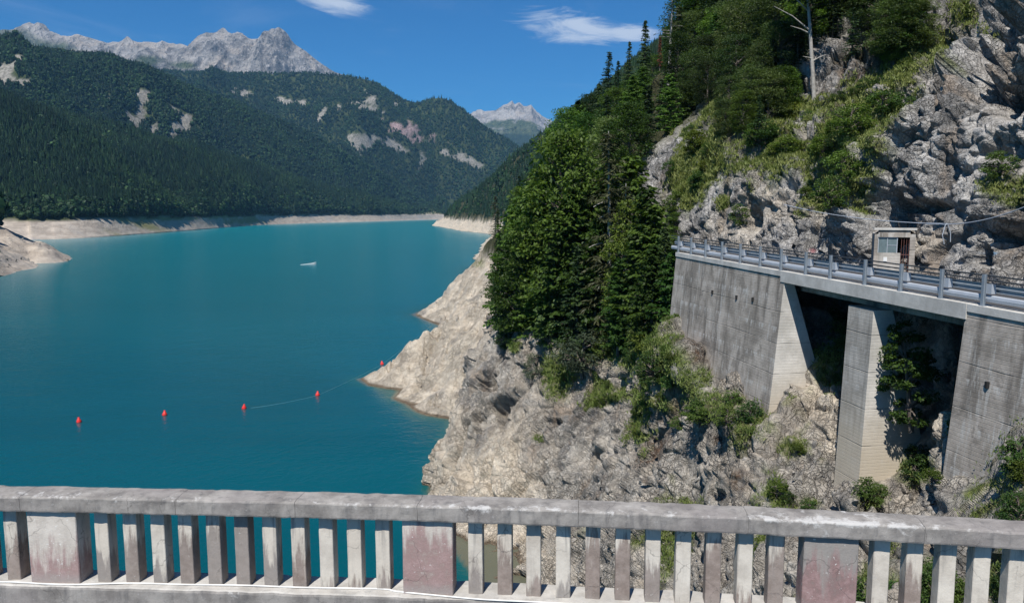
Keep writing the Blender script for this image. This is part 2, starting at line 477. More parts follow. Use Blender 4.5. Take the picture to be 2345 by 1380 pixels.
def concrete(name, dark=(.205, .182, .156), lite=(.425, .38, .332), boards=True, stain=1.0, eff=1.0, warm=0.0):
    m, g, b = mat(name)
    pos = g.node('ShaderNodeNewGeometry').outputs['Position']
    nrm = g.node('ShaderNodeNewGeometry').outputs['Normal']
    x, y, z = g.xyz(pos)
    n = g.noise(pos, .7, 7, .65); fine = g.noise(pos, 9, 5, .7)
    c = g.mix(g.ramp(n, .33, .67), dark, lite)
    vs = g.noise(g.scale(pos, (1.6, 1.6, .13)), 1.0, 6, .6)
    c = g.mix(g.math('MULTIPLY', g.ramp(vs, .47, .66), .75 * stain), c, tuple(v * .5 for v in dark))
    c = g.mix(g.math('MULTIPLY', g.ramp(g.noise(g.scale(pos, (2.2, 2.2, .3)), 1.1, 5, .7, .2), .55, .66), .55 * eff), c, (.50, .49, .46))
    c = g.mix(g.ramp(fine, .4, .75, 0, .35), c, tuple(v * .7 for v in lite))
    c = g.mix(g.math('MULTIPLY', g.ramp(g.noise(pos, .45, 8, .7, .8), .56, .62), .5 * stain), c, tuple(v * .62 for v in dark))
    if warm: c = g.mix(g.math('MULTIPLY', g.ramp(z, 22.5, 18.5), warm), c, (.50, .43, .33))
    h = g.math('MULTIPLY', fine, .4)
    if boards:
        zz = g.math('ADD', z, g.math('MULTIPLY', g.math('SUBTRACT', g.noise(pos, .35, 2), .5), .12))
        lift = g.math('PINGPONG', g.math('SUBTRACT', zz, g.math('MULTIPLY', y, .02)), .85)
        joint = g.math('MULTIPLY', g.ramp(lift, .035, .0), g.ramp(g.noise(pos, .8, 4), .35, .6, .15, 1))
        c = g.mix(g.math('MULTIPLY', joint, .55), c, (.10, .098, .092))
        under = g.math('MULTIPLY', g.ramp(g.math('FRACT', g.math('DIVIDE', zz, 1.7)), .72, .98), g.ramp(g.noise(g.scale(pos, (2.5, 2.5, .5)), 1.3, 5, .7), .48, .62))
        c = g.mix(g.math('MULTIPLY', under, .6 * eff), c, (.55, .54, .51))
        bd = g.math('PINGPONG', zz, .08)
        c = g.mix(g.ramp(bd, .012, 0, 0, .25), c, tuple(v * .75 for v in dark))
        vj = g.math('PINGPONG', y, 1.15)
        c = g.mix(g.math('MULTIPLY', g.ramp(vj, .02, 0, 0, .22), 1.0), c, tuple(v * .7 for v in dark))
        h = g.math('SUBTRACT', h, g.math('ADD', g.math('MULTIPLY', joint, .8), g.ramp(bd, .015, 0, 0, .25)))
    g.put(b.inputs['Base Color'], c); b.inputs['Roughness'].default_value = .9
    b.inputs['Specular IOR Level'].default_value = .2
    g.put(b.inputs['Normal'], g.bump(h, .7, .03))
    return m


M['wall'] = concrete('board_marked_concrete')
M['pier'] = concrete('pale_board_marked_concrete', (.26, .24, .212), (.47, .44, .395), stain=.75, eff=.6, warm=.8)
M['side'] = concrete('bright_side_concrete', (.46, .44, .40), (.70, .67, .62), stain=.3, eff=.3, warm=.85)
M['deckc'] = concrete('deck_edge_concrete', (.40, .385, .355), (.58, .56, .52), boards=False, stain=.3, eff=.5)
M['asphalt'] = simple('asphalt', (.055, .055, .058), .9, var=.25, sc=3)
M['galv'] = simple('galvanised_steel', (.27, .31, .35), .45, .35, var=.12, sc=3)
M['galv_light'] = simple('pale_galvanised_steel', (.44, .47, .51), .5, .25, var=.08, sc=2)
M['darksteel'] = simple('dark_rail_steel', (.045, .05, .055), .5, .2)
M['whitepaint'] = simple('white_paint', (.72, .72, .70), .6, var=.1)
M['red'] = simple('red_buoy_plastic', (.62, .035, .03), .4, var=.1)
M['rope'] = simple('pale_rope', (.12, .25, .28), .8)
M['redsteel'] = simple('rusty_red_bars', (.17, .075, .06), .7)
M['glass'] = simple('dusty_glass', (.13, .17, .18), .15, var=.2)
M['darkhole'] = simple('dark_interior', (.02, .02, .02), .9)
M['cablewhite'] = simple('white_cable', (.70, .69, .66), .5, var=.06)


def parapet_mat(name, kind):
    m, g, b = mat(name)
    pos = g.node('ShaderNodeNewGeometry').outputs['Position']
    ob = g.node('ShaderNodeTexCoord').outputs['Object']
    oi = g.node('ShaderNodeObjectInfo').outputs['Random']
    x, y, z = g.xyz(pos); ox, oy, oz = g.xyz(ob)
    ocol = g.node('ShaderNodeObjectInfo').outputs['Color']; oc = g.node('ShaderNodeSeparateColor'); g.put(oc.inputs[0], ocol)
    n = g.noise(pos, 3, 7, .65); fine = g.noise(pos, 38, 5, .7); n6 = g.noise(pos, 9, 6, .7)
    if kind == 'baluster':
        c = g.mix(g.ramp(n, .3, .7), (.45, .405, .345), (.64, .59, .51))
        c = g.mix(g.ramp(g.math('FRACT', g.math('MULTIPLY', oi, 5.3)), .55, 1, 0, .55), c, (.56, .50, .42))
        # rust-brown film climbing from the foot, its height differing on each piece
        vs = g.noise(g.scale(pos, (9, 9, 1.3)), 1.5, 6, .65)
        lim = g.math('SUBTRACT', g.math('MULTIPLY', oc.outputs[0], 1.15), .08)
        f = g.math('SUBTRACT', g.math('ADD', lim, g.math('MULTIPLY', g.math('SUBTRACT', vs, .5), 1.5)), g.math('DIVIDE', oz, .8))
        f = g.ramp(f, -.05, .22)
        brown = g.mix(g.ramp(n6, .3, .7), (.15, .108, .090), (.27, .212, .186))
        brown = g.mix(g.ramp(g.math('FRACT', g.math('MULTIPLY', oi, 3.1)), .2, .9, 0, .7), brown, (.25, .235, .22))
        c = g.mix(g.math('MULTIPLY', f, .85), c, brown)
        c = g.mix(g.ramp(g.noise(pos, 26, 4, .7), .66, .72, 0, .8), c, (.60, .58, .54))
        c = g.mix(g.ramp(g.noise(pos, 14, 6, .8), .64, .75, 0, .6), c, (.20, .19, .18))
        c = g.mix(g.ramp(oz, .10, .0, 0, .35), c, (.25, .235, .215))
        dr = g.noise(g.scale(pos, (16, 16, 1.1)), 1.2, 5, .6)
        c = g.mix(g.math('MULTIPLY', g.ramp(dr, .52, .66), g.ramp(oz, .35, .8, .15, .7)), c, (.22, .21, .195))
    elif kind == 'pillar':
        c = g.mix(g.ramp(n, .3, .7), (.48, .435, .38), (.67, .615, .545))
        vs = g.noise(g.scale(pos, (7, 7, 1.2)), 1.2, 6, .65)
        c = g.mix(g.math('MULTIPLY', oc.outputs[1], g.ramp(n, .2, .6, .6, 1)), c, (.20, .185, .175))
        lim = g.math('MULTIPLY', oc.outputs[0], 1.0)
        f = g.math('SUBTRACT', g.math('ADD', lim, g.math('MULTIPLY', g.math('SUBTRACT', vs, .5), 2.0)), g.math('DIVIDE', oz, .8))
        f = g.math('MULTIPLY', g.ramp(f, -.1, .35), g.ramp(n6, .25, .55, .45, 1))
        c = g.mix(g.math('MULTIPLY', f, .85), c, g.mix(g.ramp(n6, .35, .65), (.20, .10, .095), (.34, .22, .21)))
        c = g.mix(g.ramp(g.noise(pos, 30, 4, .7), .64, .68, 0, .9), c, (.66, .64, .60))
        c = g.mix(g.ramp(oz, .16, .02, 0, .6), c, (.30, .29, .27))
    else:
        c = g.mix(g.ramp(n, .3, .7), (.165, .152, .140), (.34, .318, .292))
        c = g.mix(g.ramp(g.noise(pos, 1.1, 4), .45, .65, 0, .4), c, (.23, .205, .20))
        vs = g.noise(g.scale(pos, (6, 6, 1.2)), 1.3, 6, .65)
        c = g.mix(g.ramp(vs, .5, .7, 0, .55), c, (.10, .098, .10))
        edge = g.attr('edge')
        lich = g.math('ADD', g.noise(g.scale(pos, (1.0, 1, 1)), 7, 9, .74, .4), g.math('ADD', g.math('MULTIPLY', edge, .14), g.math('MULTIPLY', g.math('SUBTRACT', g.noise(pos, .9, 3), .5), .35)))
        c = g.mix(g.ramp(lich, .65, .78, 0, .75), c, (.52, .51, .49))
        c = g.mix(g.ramp(g.noise(pos, 42, 4, .7), .64, .70, 0, .55), c, (.50, .49, .47))
        c = g.mix(g.ramp(fine, .60, .72, 0, .6), c, (.09, .09, .09))
    wn = g.node('ShaderNodeTexNoise'); g.put(wn.inputs['Vector'], pos); wn.inputs['Scale'].default_value = 3.0; wn.inputs['Detail'].default_value = 6
    cv = g.node('ShaderNodeTexVoronoi', feature='DISTANCE_TO_EDGE'); g.put(cv.inputs['Vector'], g.vmath('ADD', pos, g.scale(wn.outputs['Color'], (.5, .5, .5)))); cv.inputs['Scale'].default_value = 1.6
    ckl = g.math('MULTIPLY', g.ramp(cv.outputs['Distance'], .012, .0), g.ramp(g.noise(pos, 1.7, 3), .45, .6))
    c = g.mix(g.math('MULTIPLY', ckl, .5), c, (.07, .065, .06))
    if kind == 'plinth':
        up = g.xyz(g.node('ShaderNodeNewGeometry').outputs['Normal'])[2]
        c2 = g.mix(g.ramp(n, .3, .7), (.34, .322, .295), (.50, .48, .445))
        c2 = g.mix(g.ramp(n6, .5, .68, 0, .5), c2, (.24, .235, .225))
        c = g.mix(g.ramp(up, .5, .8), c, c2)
    g.put(b.inputs['Base Color'], c); b.inputs['Roughness'].default_value = .85
    b.inputs['Specular IOR Level'].default_value = .25
    g.put(b.inputs['Normal'], g.bump(g.math('ADD', fine, g.math('MULTIPLY', n6, .9)), .55, .006))
    return m


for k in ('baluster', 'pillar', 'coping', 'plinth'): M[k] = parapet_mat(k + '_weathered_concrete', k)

# ------------------------------------------------------------------ near rock face (below the road)
cols = []
#        back            top                r2                r3               r4                r5               r6                r7               r8
cols.append([(1190, 735, 122), (1195, 760, 118), (1180, 820, 114), (1160, 880, 112), (1140, 960, 109), (1120, 1060, 104), (1110, 1140, 100), (1150, 1260, 90), (1150, 1500, 80)])
cols.append([(1140, 722, 106), (1142, 748, 101), (1122, 805, 99), (1095, 880, 97), (1062, 960, 94), (1030, 1060, 91), (1010, 1140, 88), (1070, 1260, 76), (1090, 1500, 66)])
cols.append([(1130, 720, 98), (1130, 745, 89), (1104, 805, 87), (1078, 880, 85), (1042, 955, 83), (1000, 1055, 81), (984, 1140, 78.5), (1052, 1262, 66.5), (1080, 1500, 55)])
cols.append([(1180, 712, 96), (1170, 745, 85), (1150, 820, 83), (1125, 895, 80), (1095, 970, 77.5), (1060, 1060, 74.5), (1040, 1150, 71.5), (1090, 1262, 64), (1100, 1500, 53)])
cols.append([(1240, 700, 93), (1225, 765, 80), (1215, 850, 77.5), (1205, 930, 74.5), (1190, 1020, 71.5), (1175, 1100, 69), (1170, 1190, 65.5), (1180, 1345, 58.5), (1190, 1560, 49)])
cols.append([(1320, 690, 90), (1310, 800, 73.5), (1305, 880, 71), (1300, 960, 68), (1300, 1050, 64.5), (1300, 1140, 61), (1300, 1230, 57.5), (1300, 1370, 52), (1300, 1580, 43)])
cols.append([(1420, 680, 84), (1405, 820, 66.5), (1400, 890, 64), (1400, 970, 61), (1400, 1060, 57.5), (1400, 1150, 54), (1400, 1240, 50.5), (1400, 1380, 45.5), (1400, 1580, 38)])
cols.append([(1500, 650, 75), (1490, 790, 58), (1488, 880, 55.5), (1490, 975, 53), (1490, 1065, 50.5), (1490, 1155, 47.5), (1490, 1250, 45), (1490, 1390, 40.5), (1490, 1600, 33.5)])
cols.append([(1570, 640, 70), (1556, 770, 52.2), (1552, 850, 50.6), (1552, 940, 49.2), (1558, 1040, 47.3), (1558, 1130, 45), (1558, 1250, 41.5), (1558, 1390, 37.5), (1558, 1610, 31)])
cols.append([(1630, 640, 65), (1618, 880, 47.6), (1615, 920, 46.8), (1612, 990, 45.4), (1612, 1075, 43.8), (1612, 1160, 41.4), (1612, 1260, 38.5), (1612, 1400, 35), (1612, 1620, 28.5)])
cols.append([(1710, 660, 59), (1698, 942, 43.0), (1692, 978, 42.4), (1688, 1035, 41.5), (1688, 1105, 39.3), (1688, 1190, 37), (1688, 1280, 35), (1688, 1400, 32), (1690, 1640, 26)])
cols.append([(1790, 700, 55), (1770, 945, 42), (1765, 990, 40), (1762, 1050, 38), (1762, 1120, 36), (1765, 1200, 34), (1765, 1290, 32), (1770, 1400, 29.5), (1780, 1650, 24)])
cols.append([(1870, 700, 51), (1868, 835, 41.8), (1857, 950, 39.0), (1850, 1060, 37), (1850, 1140, 34.5), (1850, 1220, 32), (1850, 1300, 30), (1850, 1400, 27.5), (1860, 1660, 22)])
cols.append([(1940, 700, 49), (1932, 845, 40.6), (1925, 968, 37.2), (1925, 1078, 34.2), (1925, 1155, 31.8), (1930, 1240, 30), (1930, 1310, 28), (1930, 1400, 26), (1940, 1680, 20)])
cols.append([(2050, 740, 45), (2055, 950, 36.9), (2045, 1030, 35), (2040, 1110, 33.5), (2040, 1180, 30.5), (2045, 1240, 28), (2050, 1310, 26), (2050, 1400, 24), (2060, 1700, 18.5)])
cols.append([(2160, 780, 40), (2172, 905, 33.2), (2165, 1005, 31.4), (2150, 1105, 30.3), (2150, 1190, 27.3), (2150, 1250, 25), (2150, 1320, 23.5), (2150, 1400, 22), (2170, 1720, 17)])
cols.append([(2260, 860, 34), (2268, 1050, 27.6), (2258, 1105, 26.4), (2250, 1155, 25.2), (2250, 1200, 24), (2250, 1260, 22.5), (2250, 1330, 21), (2250, 1420, 19.5), (2260, 1740, 15.5)])
cols.append([(2380, 760, 32), (2350, 950, 25.5), (2345, 1040, 23.5), (2345, 1130, 22), (2345, 1190, 21), (2345, 1260, 19.5), (2345, 1330, 18.2), (2345, 1420, 17), (2360, 1760, 14)])
cols.append([(2650, 740, 26), (2600, 900, 21), (2600, 1010, 20), (2600, 1110, 19), (2600, 1190, 18), (2600, 1260, 17), (2600, 1330, 16), (2600, 1430, 15), (2600, 1800, 12)])
A = np.array([[P(*c) for c in col] for col in cols])          # (cols, rows, 3)
NU, NV = 650, 460
R1 = net(A, NU, NV)
nn = normals(R1); nn = nn * np.sign((nn * (np.array([0, 0, CAMZ]) - R1)).sum(-1, keepdims=True))
nn_s = nn
ax = np.array([.45, .15, .88]); ax /= np.linalg.norm(ax)


def stretch(p, ax, k):
    d = (p * ax).sum(-1, keepdims=True)
    return p - ax * d * (1 - k)


q = stretch(R1, ax, .38)
wp = np.stack([fbm(R1, 3, 3, s) for s in (1, 2, 3)], -1) * .5
px0, py0 = proj(R1)
left = np.clip((1260 - px0) / 120, 0, 1)
rgt = np.clip((px0 - 1650) / 200, 0, 1)
iso = stretch(R1, ax, .62)
d1 = 1.1 * fbm(R1, 11, 4, 5) + 1.0 * facets(q + wp, 4.2, 1) * (.45 + .8 * np.maximum(left, rgt)) + .62 * facets(iso + wp, 2.1, 2, .55, .09, 28) * (.7 + .5 * rgt) + (.34 * facets(R1 + wp * .6, 1.1, 3, .45, .15, 18) + .10 * facets(R1 + wp * .3, .6, 4, .4, .25, 8)) * (.4 + .6 * np.clip((px0 - 1150) / 150, 0, 1)) + .10 * fbm(R1, .9, 3, 9)
d1 = d1 * (1 - .8 * np.clip((px0 - 2180) / 60, 0, 1) * (py0 < 1260))
R1 = R1 + nn * d1[..., None]
# the dark overhang and its slanting slabs at the left edge of the face
c0 = P(1125, 905, 79)
dd = R1 - c0
hole = np.exp(-((dd[..., 0] / 2.6) ** 2 + (dd[..., 2] / 4.0) ** 2)) * np.exp(-(dd[..., 1] / 14) ** 2)
pxh, pyh = proj(R1)
for cx_, cy_, rx, ry, dep in ((1118, 872, 22, 20, 1.7), (1150, 940, 14, 26, 1.5), (1098, 960, 12, 30, 1.0), (1170, 905, 10, 20, 1.0), (1270, 965, 16, 8, .7), (1095, 1180, 16, 14, .9), (1180, 1320, 30, 14, 1.2), (1790, 1130, 12, 20, 1.2), (1640, 1130, 14, 10, .7), (1980, 1150, 16, 18, .9), (1350, 1330, 26, 14, .8)):
    k = np.clip(1.5 - ((pxh - cx_) / rx) ** 2 - ((pyh - cy_) / ry) ** 2 + 1.1 * fbm(R1, 1.6, 3, 33), 0, 1) * (np.hypot(pxh - cx_, pyh - cy_) < 70)
    R1 = R1 - nn_s * (k * dep)[..., None]
px1, py1 = proj(R1)
nz = .55 * fbm(R1, 2.6, 4, 21)
GR1 = [(1270, 850, 45, 55), (1390, 790, 120, 45), (1530, 830, 45, 60), (1650, 930, 70, 35), (1500, 780, 60, 40), (1580, 870, 40, 30), (1700, 975, 40, 18, 30), (1500, 925, 40, 22), (1410, 905, 30, 14),
       (2090, 1075, 45, 30), (2330, 1120, 30, 50), (2230, 1125, 55, 12, -25), (1850, 1150, 28, 16), (1820, 1022, 30, 15), (2000, 1130, 30, 30), (1230, 1000, 12, 10), (2140, 1330, 40, 60), (2290, 1330, 40, 60),
       (2230, 1180, 60, 10, -30), (1175, 790, 20, 16)]
SO1 = [(1490, 1035, 45, 22, -35), (1690, 1105, 26, 30, -20), (1540, 940, 25, 18), (1640, 1010, 18, 10), (1340, 770, 60, 20), (1590, 800, 30, 40)]
grass1 = np.maximum(blob(px1, py1, GR1, nz), np.clip(2.2 * (fbm(R1, 4.5, 5, 23, .62) - .42), 0, 1) * np.clip((px1 - 1200) / 150, 0, 1) * np.clip((R1[..., 2] - 5) / 4, 0, 1)); soil1 = blob(px1, py1, SO1, nz)
be1 = np.clip((9.0 - R1[..., 2] + 3.0 * fbm(R1, 6, 3, 8)) / 4, 0, 1) * np.clip((1330 - px1 + 60 * fbm(R1, 5, 3, 4)) / 160, 0, 1)
be1 = np.maximum(be1, blob(px1, py1, [(1880, 900, 55, 75), (2170, 930, 50, 50), (1900, 1010, 30, 40)], nz * .6) * .8)
be1 = np.maximum(be1, .35 * np.clip(fbm(R1, 7, 4, 55) * 1.4, 0, 1))
z0 = np.zeros_like(be1)
at1 = dict(grass=grass1, soil=soil1 * (1 - grass1 * .7), beige=be1, paint_blue=z0, paint_pink=z0)
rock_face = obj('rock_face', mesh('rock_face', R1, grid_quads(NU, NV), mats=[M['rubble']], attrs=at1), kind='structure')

# ------------------------------------------------------------------ upper cliff (behind the road)
NB = np.array([.981, .194])


def RL(t, w, z):                       # road line: t = distance ahead, w = metres towards the hill
    t = np.asarray(t, float); w = np.asarray(w, float)
    return np.stack([22.9 - .198 * t + w * NB[0], t + w * NB[1], np.asarray(z, float) + 0 * t + 0 * w], -1)


def RZ(t): return 26.5 + .02 * (np.asarray(t, float) - 28)


tb = [14, 20, 26, 30, 34, 38, 42, 46, 50, 55, 61, 68, 77, 88, 102, 118]
hs = [26, 26, 24, 20, 15.5, 11.5, 8.5, 5.5, 4.6, 4.6, 6.5, 10, 9, 7, 6, 6]
rows = []
for t, h in zip(tb, hs):
    sl_ = .30 if h > 6 else .42
    r = [(.3, -11), (0, -.4), (.15 + .10 * sl_ * h, .28 * h), (.55 * sl_ * h, .62 * h), (sl_ * h, h)]
    w0, h0 = sl_ * h, h
    for dw, dh in ((4, 3.8), (9, 8.8), (16, 16.5), (26, 28), (42, 46), (64, 66)):
        r.append((w0 + dw, h0 + dh))
    rows.append([RL(t, 6.1 + a, RZ(t) + b) for a, b in r])
A2 = np.array(rows)
NU2, NV2 = 800, 470
# more columns where the rows are seen close: resample by row index with a bias to the lower rows
base2 = catmull(A2, NU2)
B = catmull(base2.swapaxes(0, 1), 1400)
tt = np.linspace(0, 1, NV2) ** 1.25
B = B[(tt * 1399).astype(int)].swapaxes(0, 1)
R2 = B
nn = normals(R2); nn = nn * np.sign((nn * (np.array([0, 0, CAMZ]) - R2)).sum(-1, keepdims=True))
ax2 = np.array([.28, -.12, .95]); ax2 /= np.linalg.norm(ax2)
q = stretch(R2, ax2, .50)
wp = np.stack([fbm(R2, 3, 3, s) for s in (11, 12, 13)], -1) * .5
px0, py0 = proj(R2)
SLAB = blob(px0, py0, [(2180, 400, 130, 120, -40), (1560, 400, 60, 90)], 0)
rough = 1 - .75 * np.clip(SLAB, 0, 1)
near = np.clip((px0 - 1500) / 500, .35, 1)
d2 = (1.6 * fbm(R2, 12, 4, 45) + 2.1 * facets(q + wp * 1.6, 6.0, 7, .55, .06, 45) * rough + 1.25 * facets(q + wp * 1.3, 2.7, 8, .55, .07, 40) * rough + .62 * facets(R2 + wp * .8, 1.25, 9, .45, .10, 30) * (.35 + .65 * rough) + .30 * facets(R2 + wp * .3, .6, 10, .3, .16, 20) + .12 * fbm(R2, .9, 3, 19)) * near
low = np.clip((R2[..., 2] - 26) / 3.0, .25, 1)
d2 = d2 * low
R2 = R2 + nn * d2[..., None]
px2, py2 = proj(R2)
# caves and overhang shadows carved into the right-hand cliff
for cx_, cy_, rx, ry, dep in ((2290, 190, 50, 70, 3.0), (2215, 185, 30, 45, 2.0), (2310, 540, 40, 24, 1.0), (2110, 470, 60, 14, 1.4), (1718, 500, 22, 30, 1.5), (2190, 90, 40, 18, 1.6), (2250, 590, 16, 30, 1.2), (2000, 620, 18, 40, .8)):
    k = np.exp(-(((px2 - cx_) / rx) ** 2 + ((py2 - cy_) / ry) ** 2) ** 2) * (R2[..., 1] < 75)
    R2 = R2 - nn * (k * dep)[..., None]
px2, py2 = proj(R2)
nz = .95 * fbm(R2, 2.6, 5, 61, .6)
GR2 = [(1590, 385, 50, 75, 20), (1570, 440, 50, 30), (1800, 340, 85, 50, -20), (1790, 365, 55, 35), (1900, 330, 60, 70, -35), (1930, 400, 55, 60), (1960, 290, 60, 60, -45), (2060, 200, 45, 120, 42), (2150, 110, 25, 60, 35), (2200, 40, 30, 30),
       (1860, 260, 50, 30), (1900, 240, 50, 30), (1850, 430, 18, 50, 10), (1660, 470, 20, 20), (2285, 415, 28, 18, -35), (2335, 440, 30, 22, -35), (1640, 130, 40, 20), (1960, 230, 50, 40), (1700, 250, 60, 40), (2280, 85, 18, 12), (1880, 470, 20, 16)]
SO2 = [(1950, 190, 70, 35, -20), (1900, 230, 40, 20), (2020, 60, 90, 60, -30), (1660, 290, 30, 30), (2000, 120, 80, 50)]
grass2 = blob(px2, py2, GR2, nz); soil2 = blob(px2, py2, SO2, nz)
far2 = np.clip((R2[..., 2] - 50 + 4 * fbm(R2, 6, 3, 71)) / 6, 0, 1) + np.clip((R2[..., 1] - 84) / 6, 0, 1)
grass2f = np.clip(far2, 0, 1) * .75; soil2 = np.maximum(soil2, np.clip(far2, 0, 1) * .6)
be2 = blob(px2, py2, [(1750, 470, 90, 40), (1700, 510, 60, 40), (2100, 560, 60, 25), (2300, 130, 20, 14), (1880, 440, 30, 60)], nz) * .45
bl = blob(px2, py2, [(2274, 580, 9, 3.5)], 0); pk = blob(px2, py2, [(1862, 574, 7, 5)], 0)
at2 = dict(grass=np.maximum(grass2, grass2f), soil=soil2 * (1 - grass2 * .8), beige=be2, paint_blue=bl, paint_pink=pk)
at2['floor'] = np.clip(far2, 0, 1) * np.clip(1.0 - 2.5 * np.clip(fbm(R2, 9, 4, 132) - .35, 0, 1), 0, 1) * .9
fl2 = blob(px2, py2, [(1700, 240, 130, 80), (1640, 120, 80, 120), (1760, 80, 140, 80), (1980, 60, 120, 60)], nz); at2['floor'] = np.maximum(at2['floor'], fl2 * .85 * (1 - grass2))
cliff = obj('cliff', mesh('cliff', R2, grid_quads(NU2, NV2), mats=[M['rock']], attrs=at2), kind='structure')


# ------------------------------------------------------------------ ground of the right shore, promontory and hillside
def seg_dist(XY, poly):
    X, Y = XY[..., 0], XY[..., 1]; best = np.full(X.shape, 1e9); inside = np.zeros(X.shape, bool)
    n = len(poly)
    for i in range(n):
        ax_, ay = poly[i]; bx, by = poly[(i + 1) % n]
        dx, dy = bx - ax_, by - ay; t = np.clip(((X - ax_) * dx + (Y - ay) * dy) / (dx * dx + dy * dy + 1e-9), 0, 1)
        best = np.minimum(best, np.hypot(X - ax_ - t * dx, Y - ay - t * dy))
        cond = ((ay > Y) != (by > Y))
        xi = ax_ + (Y - ay) * dx / (dy if abs(dy) > 1e-9 else 1e-9)
        inside ^= cond & (X < xi)
    return np.where(inside, best, -best)


def wl(px, py): a = Pz(px, py); return (float(a[0]), float(a[1]))


shoreR = [(3, 104), wl(1045, 962), wl(975, 950), wl(955, 942), wl(930, 925), wl(900, 912), wl(915, 893), wl(880, 888), wl(845, 882), wl(821, 868), wl(870, 857), wl(935, 828), wl(990, 790), wl(1020, 753), wl(1003, 743), wl(975, 733), wl(947, 720),
          (-25, 245), (-16, 262), (-18, 330), (-24, 500), (-26, 800), wl(1132, 537), wl(1060, 529), wl(988, 516), wl(1010, 508), (-180, 2600), (-250, 3200), (-250, 4000), (3000, 4000), (3000, 95)]
NY, NX = 430, 420
yy = np.geomspace(97, 2600, NY)
k = np.clip((yy - 97) / 1600, 0, 1) ** .8
xl = -42 - 330 * k; xr = 75 + 620 * k
ss = np.linspace(0, 1, NX) ** 1.35
XX = xl[:, None] + (xr - xl)[:, None] * ss[None]; YY = yy[:, None] + 0 * XX
XY = np.stack([XX, YY], -1)
wob = np.stack([fbm(np.stack([XX, YY, 0 * XX], -1), 9, 3, 81), fbm(np.stack([XX, YY, 0 * XX], -1), 9, 3, 82)], -1) * np.clip(YY / 200, .5, 4)[..., None] * np.clip((YY - 120) / 300, .35, .9)[..., None]
d = seg_dist(XY + wob, shoreR)
bank = np.where(d < 5, .62 * d, np.where(d < 19, 3.1 + .89 * (d - 5), 15.6 + 1.7 * (d - 19)))
steep = np.clip((YY - 240) / 60, 0, 1)
bank = bank * (1 + .10 * np.clip((d - 3) / 8, 0, 1) * np.clip((YY - 165) / 40, 0, 1) * (1 - steep))
plane = .80 * (XX + .085 * YY) + 13
plane = plane + np.clip(YY / 200, .5, 6) * 2.2 * fbm(np.stack([XX, YY, 0 * XX], -1), 60, 4, 90)
ZZ = np.minimum(bank, plane)
ZZ = np.where(bank < 12, bank, ZZ)
cap = 330 - .00 * YY
ZZ = np.minimum(ZZ, cap)
P3 = np.stack([XX, YY, ZZ], -1)
# slanting strata on the near promontory
u_ = XX * .55 + YY * .12 - ZZ * .50
strat = (np.abs(((u_ + 1.2 * fbm(P3, 9, 3, 95)) / 3.4) % 1 - .5) * 2) ** .6
nearp = np.clip((175 - YY) / 25, 0, 1) * np.clip((XX + 23.5) / 3, 0, 1)
P3[..., 2] += np.clip(d / 3, 0, 1) * ((strat - .5) * 2.8 * nearp + .5 * fbm(P3, 3, 4, 96) + .9 * facets(stretch(P3, np.array([.76, .2, .62]), .5) + .4 * fbm(P3, 2, 2, 7)[..., None], 2.8, 41, .7, .12) * np.clip((300 - YY) / 100, 0, 1))
P3[..., 2] = np.where(d < 0, np.minimum(P3[..., 2], .4 * d), P3[..., 2])
pxr, pyr = proj(P3)
fl = np.clip((P3[..., 2] - 17.5 + 2 * fbm(P3, 12, 3, 98)) / 1.5, 0, 1)
z0 = np.zeros_like(fl)
atr = dict(grass=fl * np.clip(.35 + .5 * fbm(P3, 20, 3, 99), 0, 1), beige=1 - fl, soil=fl * .9, paint_blue=z0, paint_pink=z0)
atr['grass'] = np.maximum(atr['grass'], blob(pxr, pyr, [(1095, 603, 14, 8)], 0) * (YY < 300))
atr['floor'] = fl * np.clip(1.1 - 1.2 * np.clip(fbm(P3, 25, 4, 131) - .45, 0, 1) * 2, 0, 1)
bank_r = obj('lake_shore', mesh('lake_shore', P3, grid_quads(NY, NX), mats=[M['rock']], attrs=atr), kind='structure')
RS = P3; RSd = d

# ------------------------------------------------------------------ far hills
PXC = np.array([-420, -300, -180, -60, 0, 60, 110, 200, 290, 360, 470, 540, 620, 740, 850, 930, 1000, 1090, 1180, 1270], float)


def ip(xs, pts): pts = np.array(pts, float); return np.interp(xs, pts[:, 0], pts[:, 1])


n_c = 430
pxs = np.linspace(PXC[0], PXC[-1], n_c)
wly = ip(pxs, [(-420, 566), (-180, 557), (0, 551), (110, 548), (200, 545), (300, 538), (395, 531), (470, 525), (560, 517.5), (620, 514), (740, 510), (850, 507), (1000, 502.5), (1090, 501), (1270, 500)])
crest1 = [(-420, 160, 1250), (-180, 190, 1250), (0, 222, 1300), (60, 252, 1350), (110, 270, 1450), (200, 298, 1600), (360, 328, 1800), (470, 354, 2000), (620, 398, 2300), (740, 431, 2500), (850, 457, 2700), (1000, 489, 3250), (1090, 493, 3350), (1270, 493, 3400)]
crest2 = [(-420, 66, 2200), (-180, 84, 2200), (0, 104, 2200), (66, 116, 2200), (133, 126, 2250), (215, 134, 2300), (287, 149, 2400), (358, 165, 2450), (389, 180, 2500), (461, 211, 2600), (537, 236, 2700), (588, 261, 2800), (665, 286, 2900), (727, 316, 3000), (768, 341, 3050), (870, 392, 3300), (950, 447, 3500), (1000, 480, 3650), (1090, 492, 3700), (1270, 493, 3700)]
crest3 = [(-420, 190, 4100), (0, 180, 4100), (300, 165, 4100), (380, 163, 4100), (460, 165, 4100), (563, 169, 4100), (691, 165, 4100), (768, 170, 4100), (800, 171, 4100), (839, 179, 4100), (896, 210, 4150), (940, 237, 4150), (972, 238, 4150), (990, 226, 4150), (1008, 223, 4150), (1039, 235, 4150), (1065, 258, 4150), (1100, 286, 4200), (1150, 315, 4200), (1192, 342, 4250), (1270, 388, 4300)]


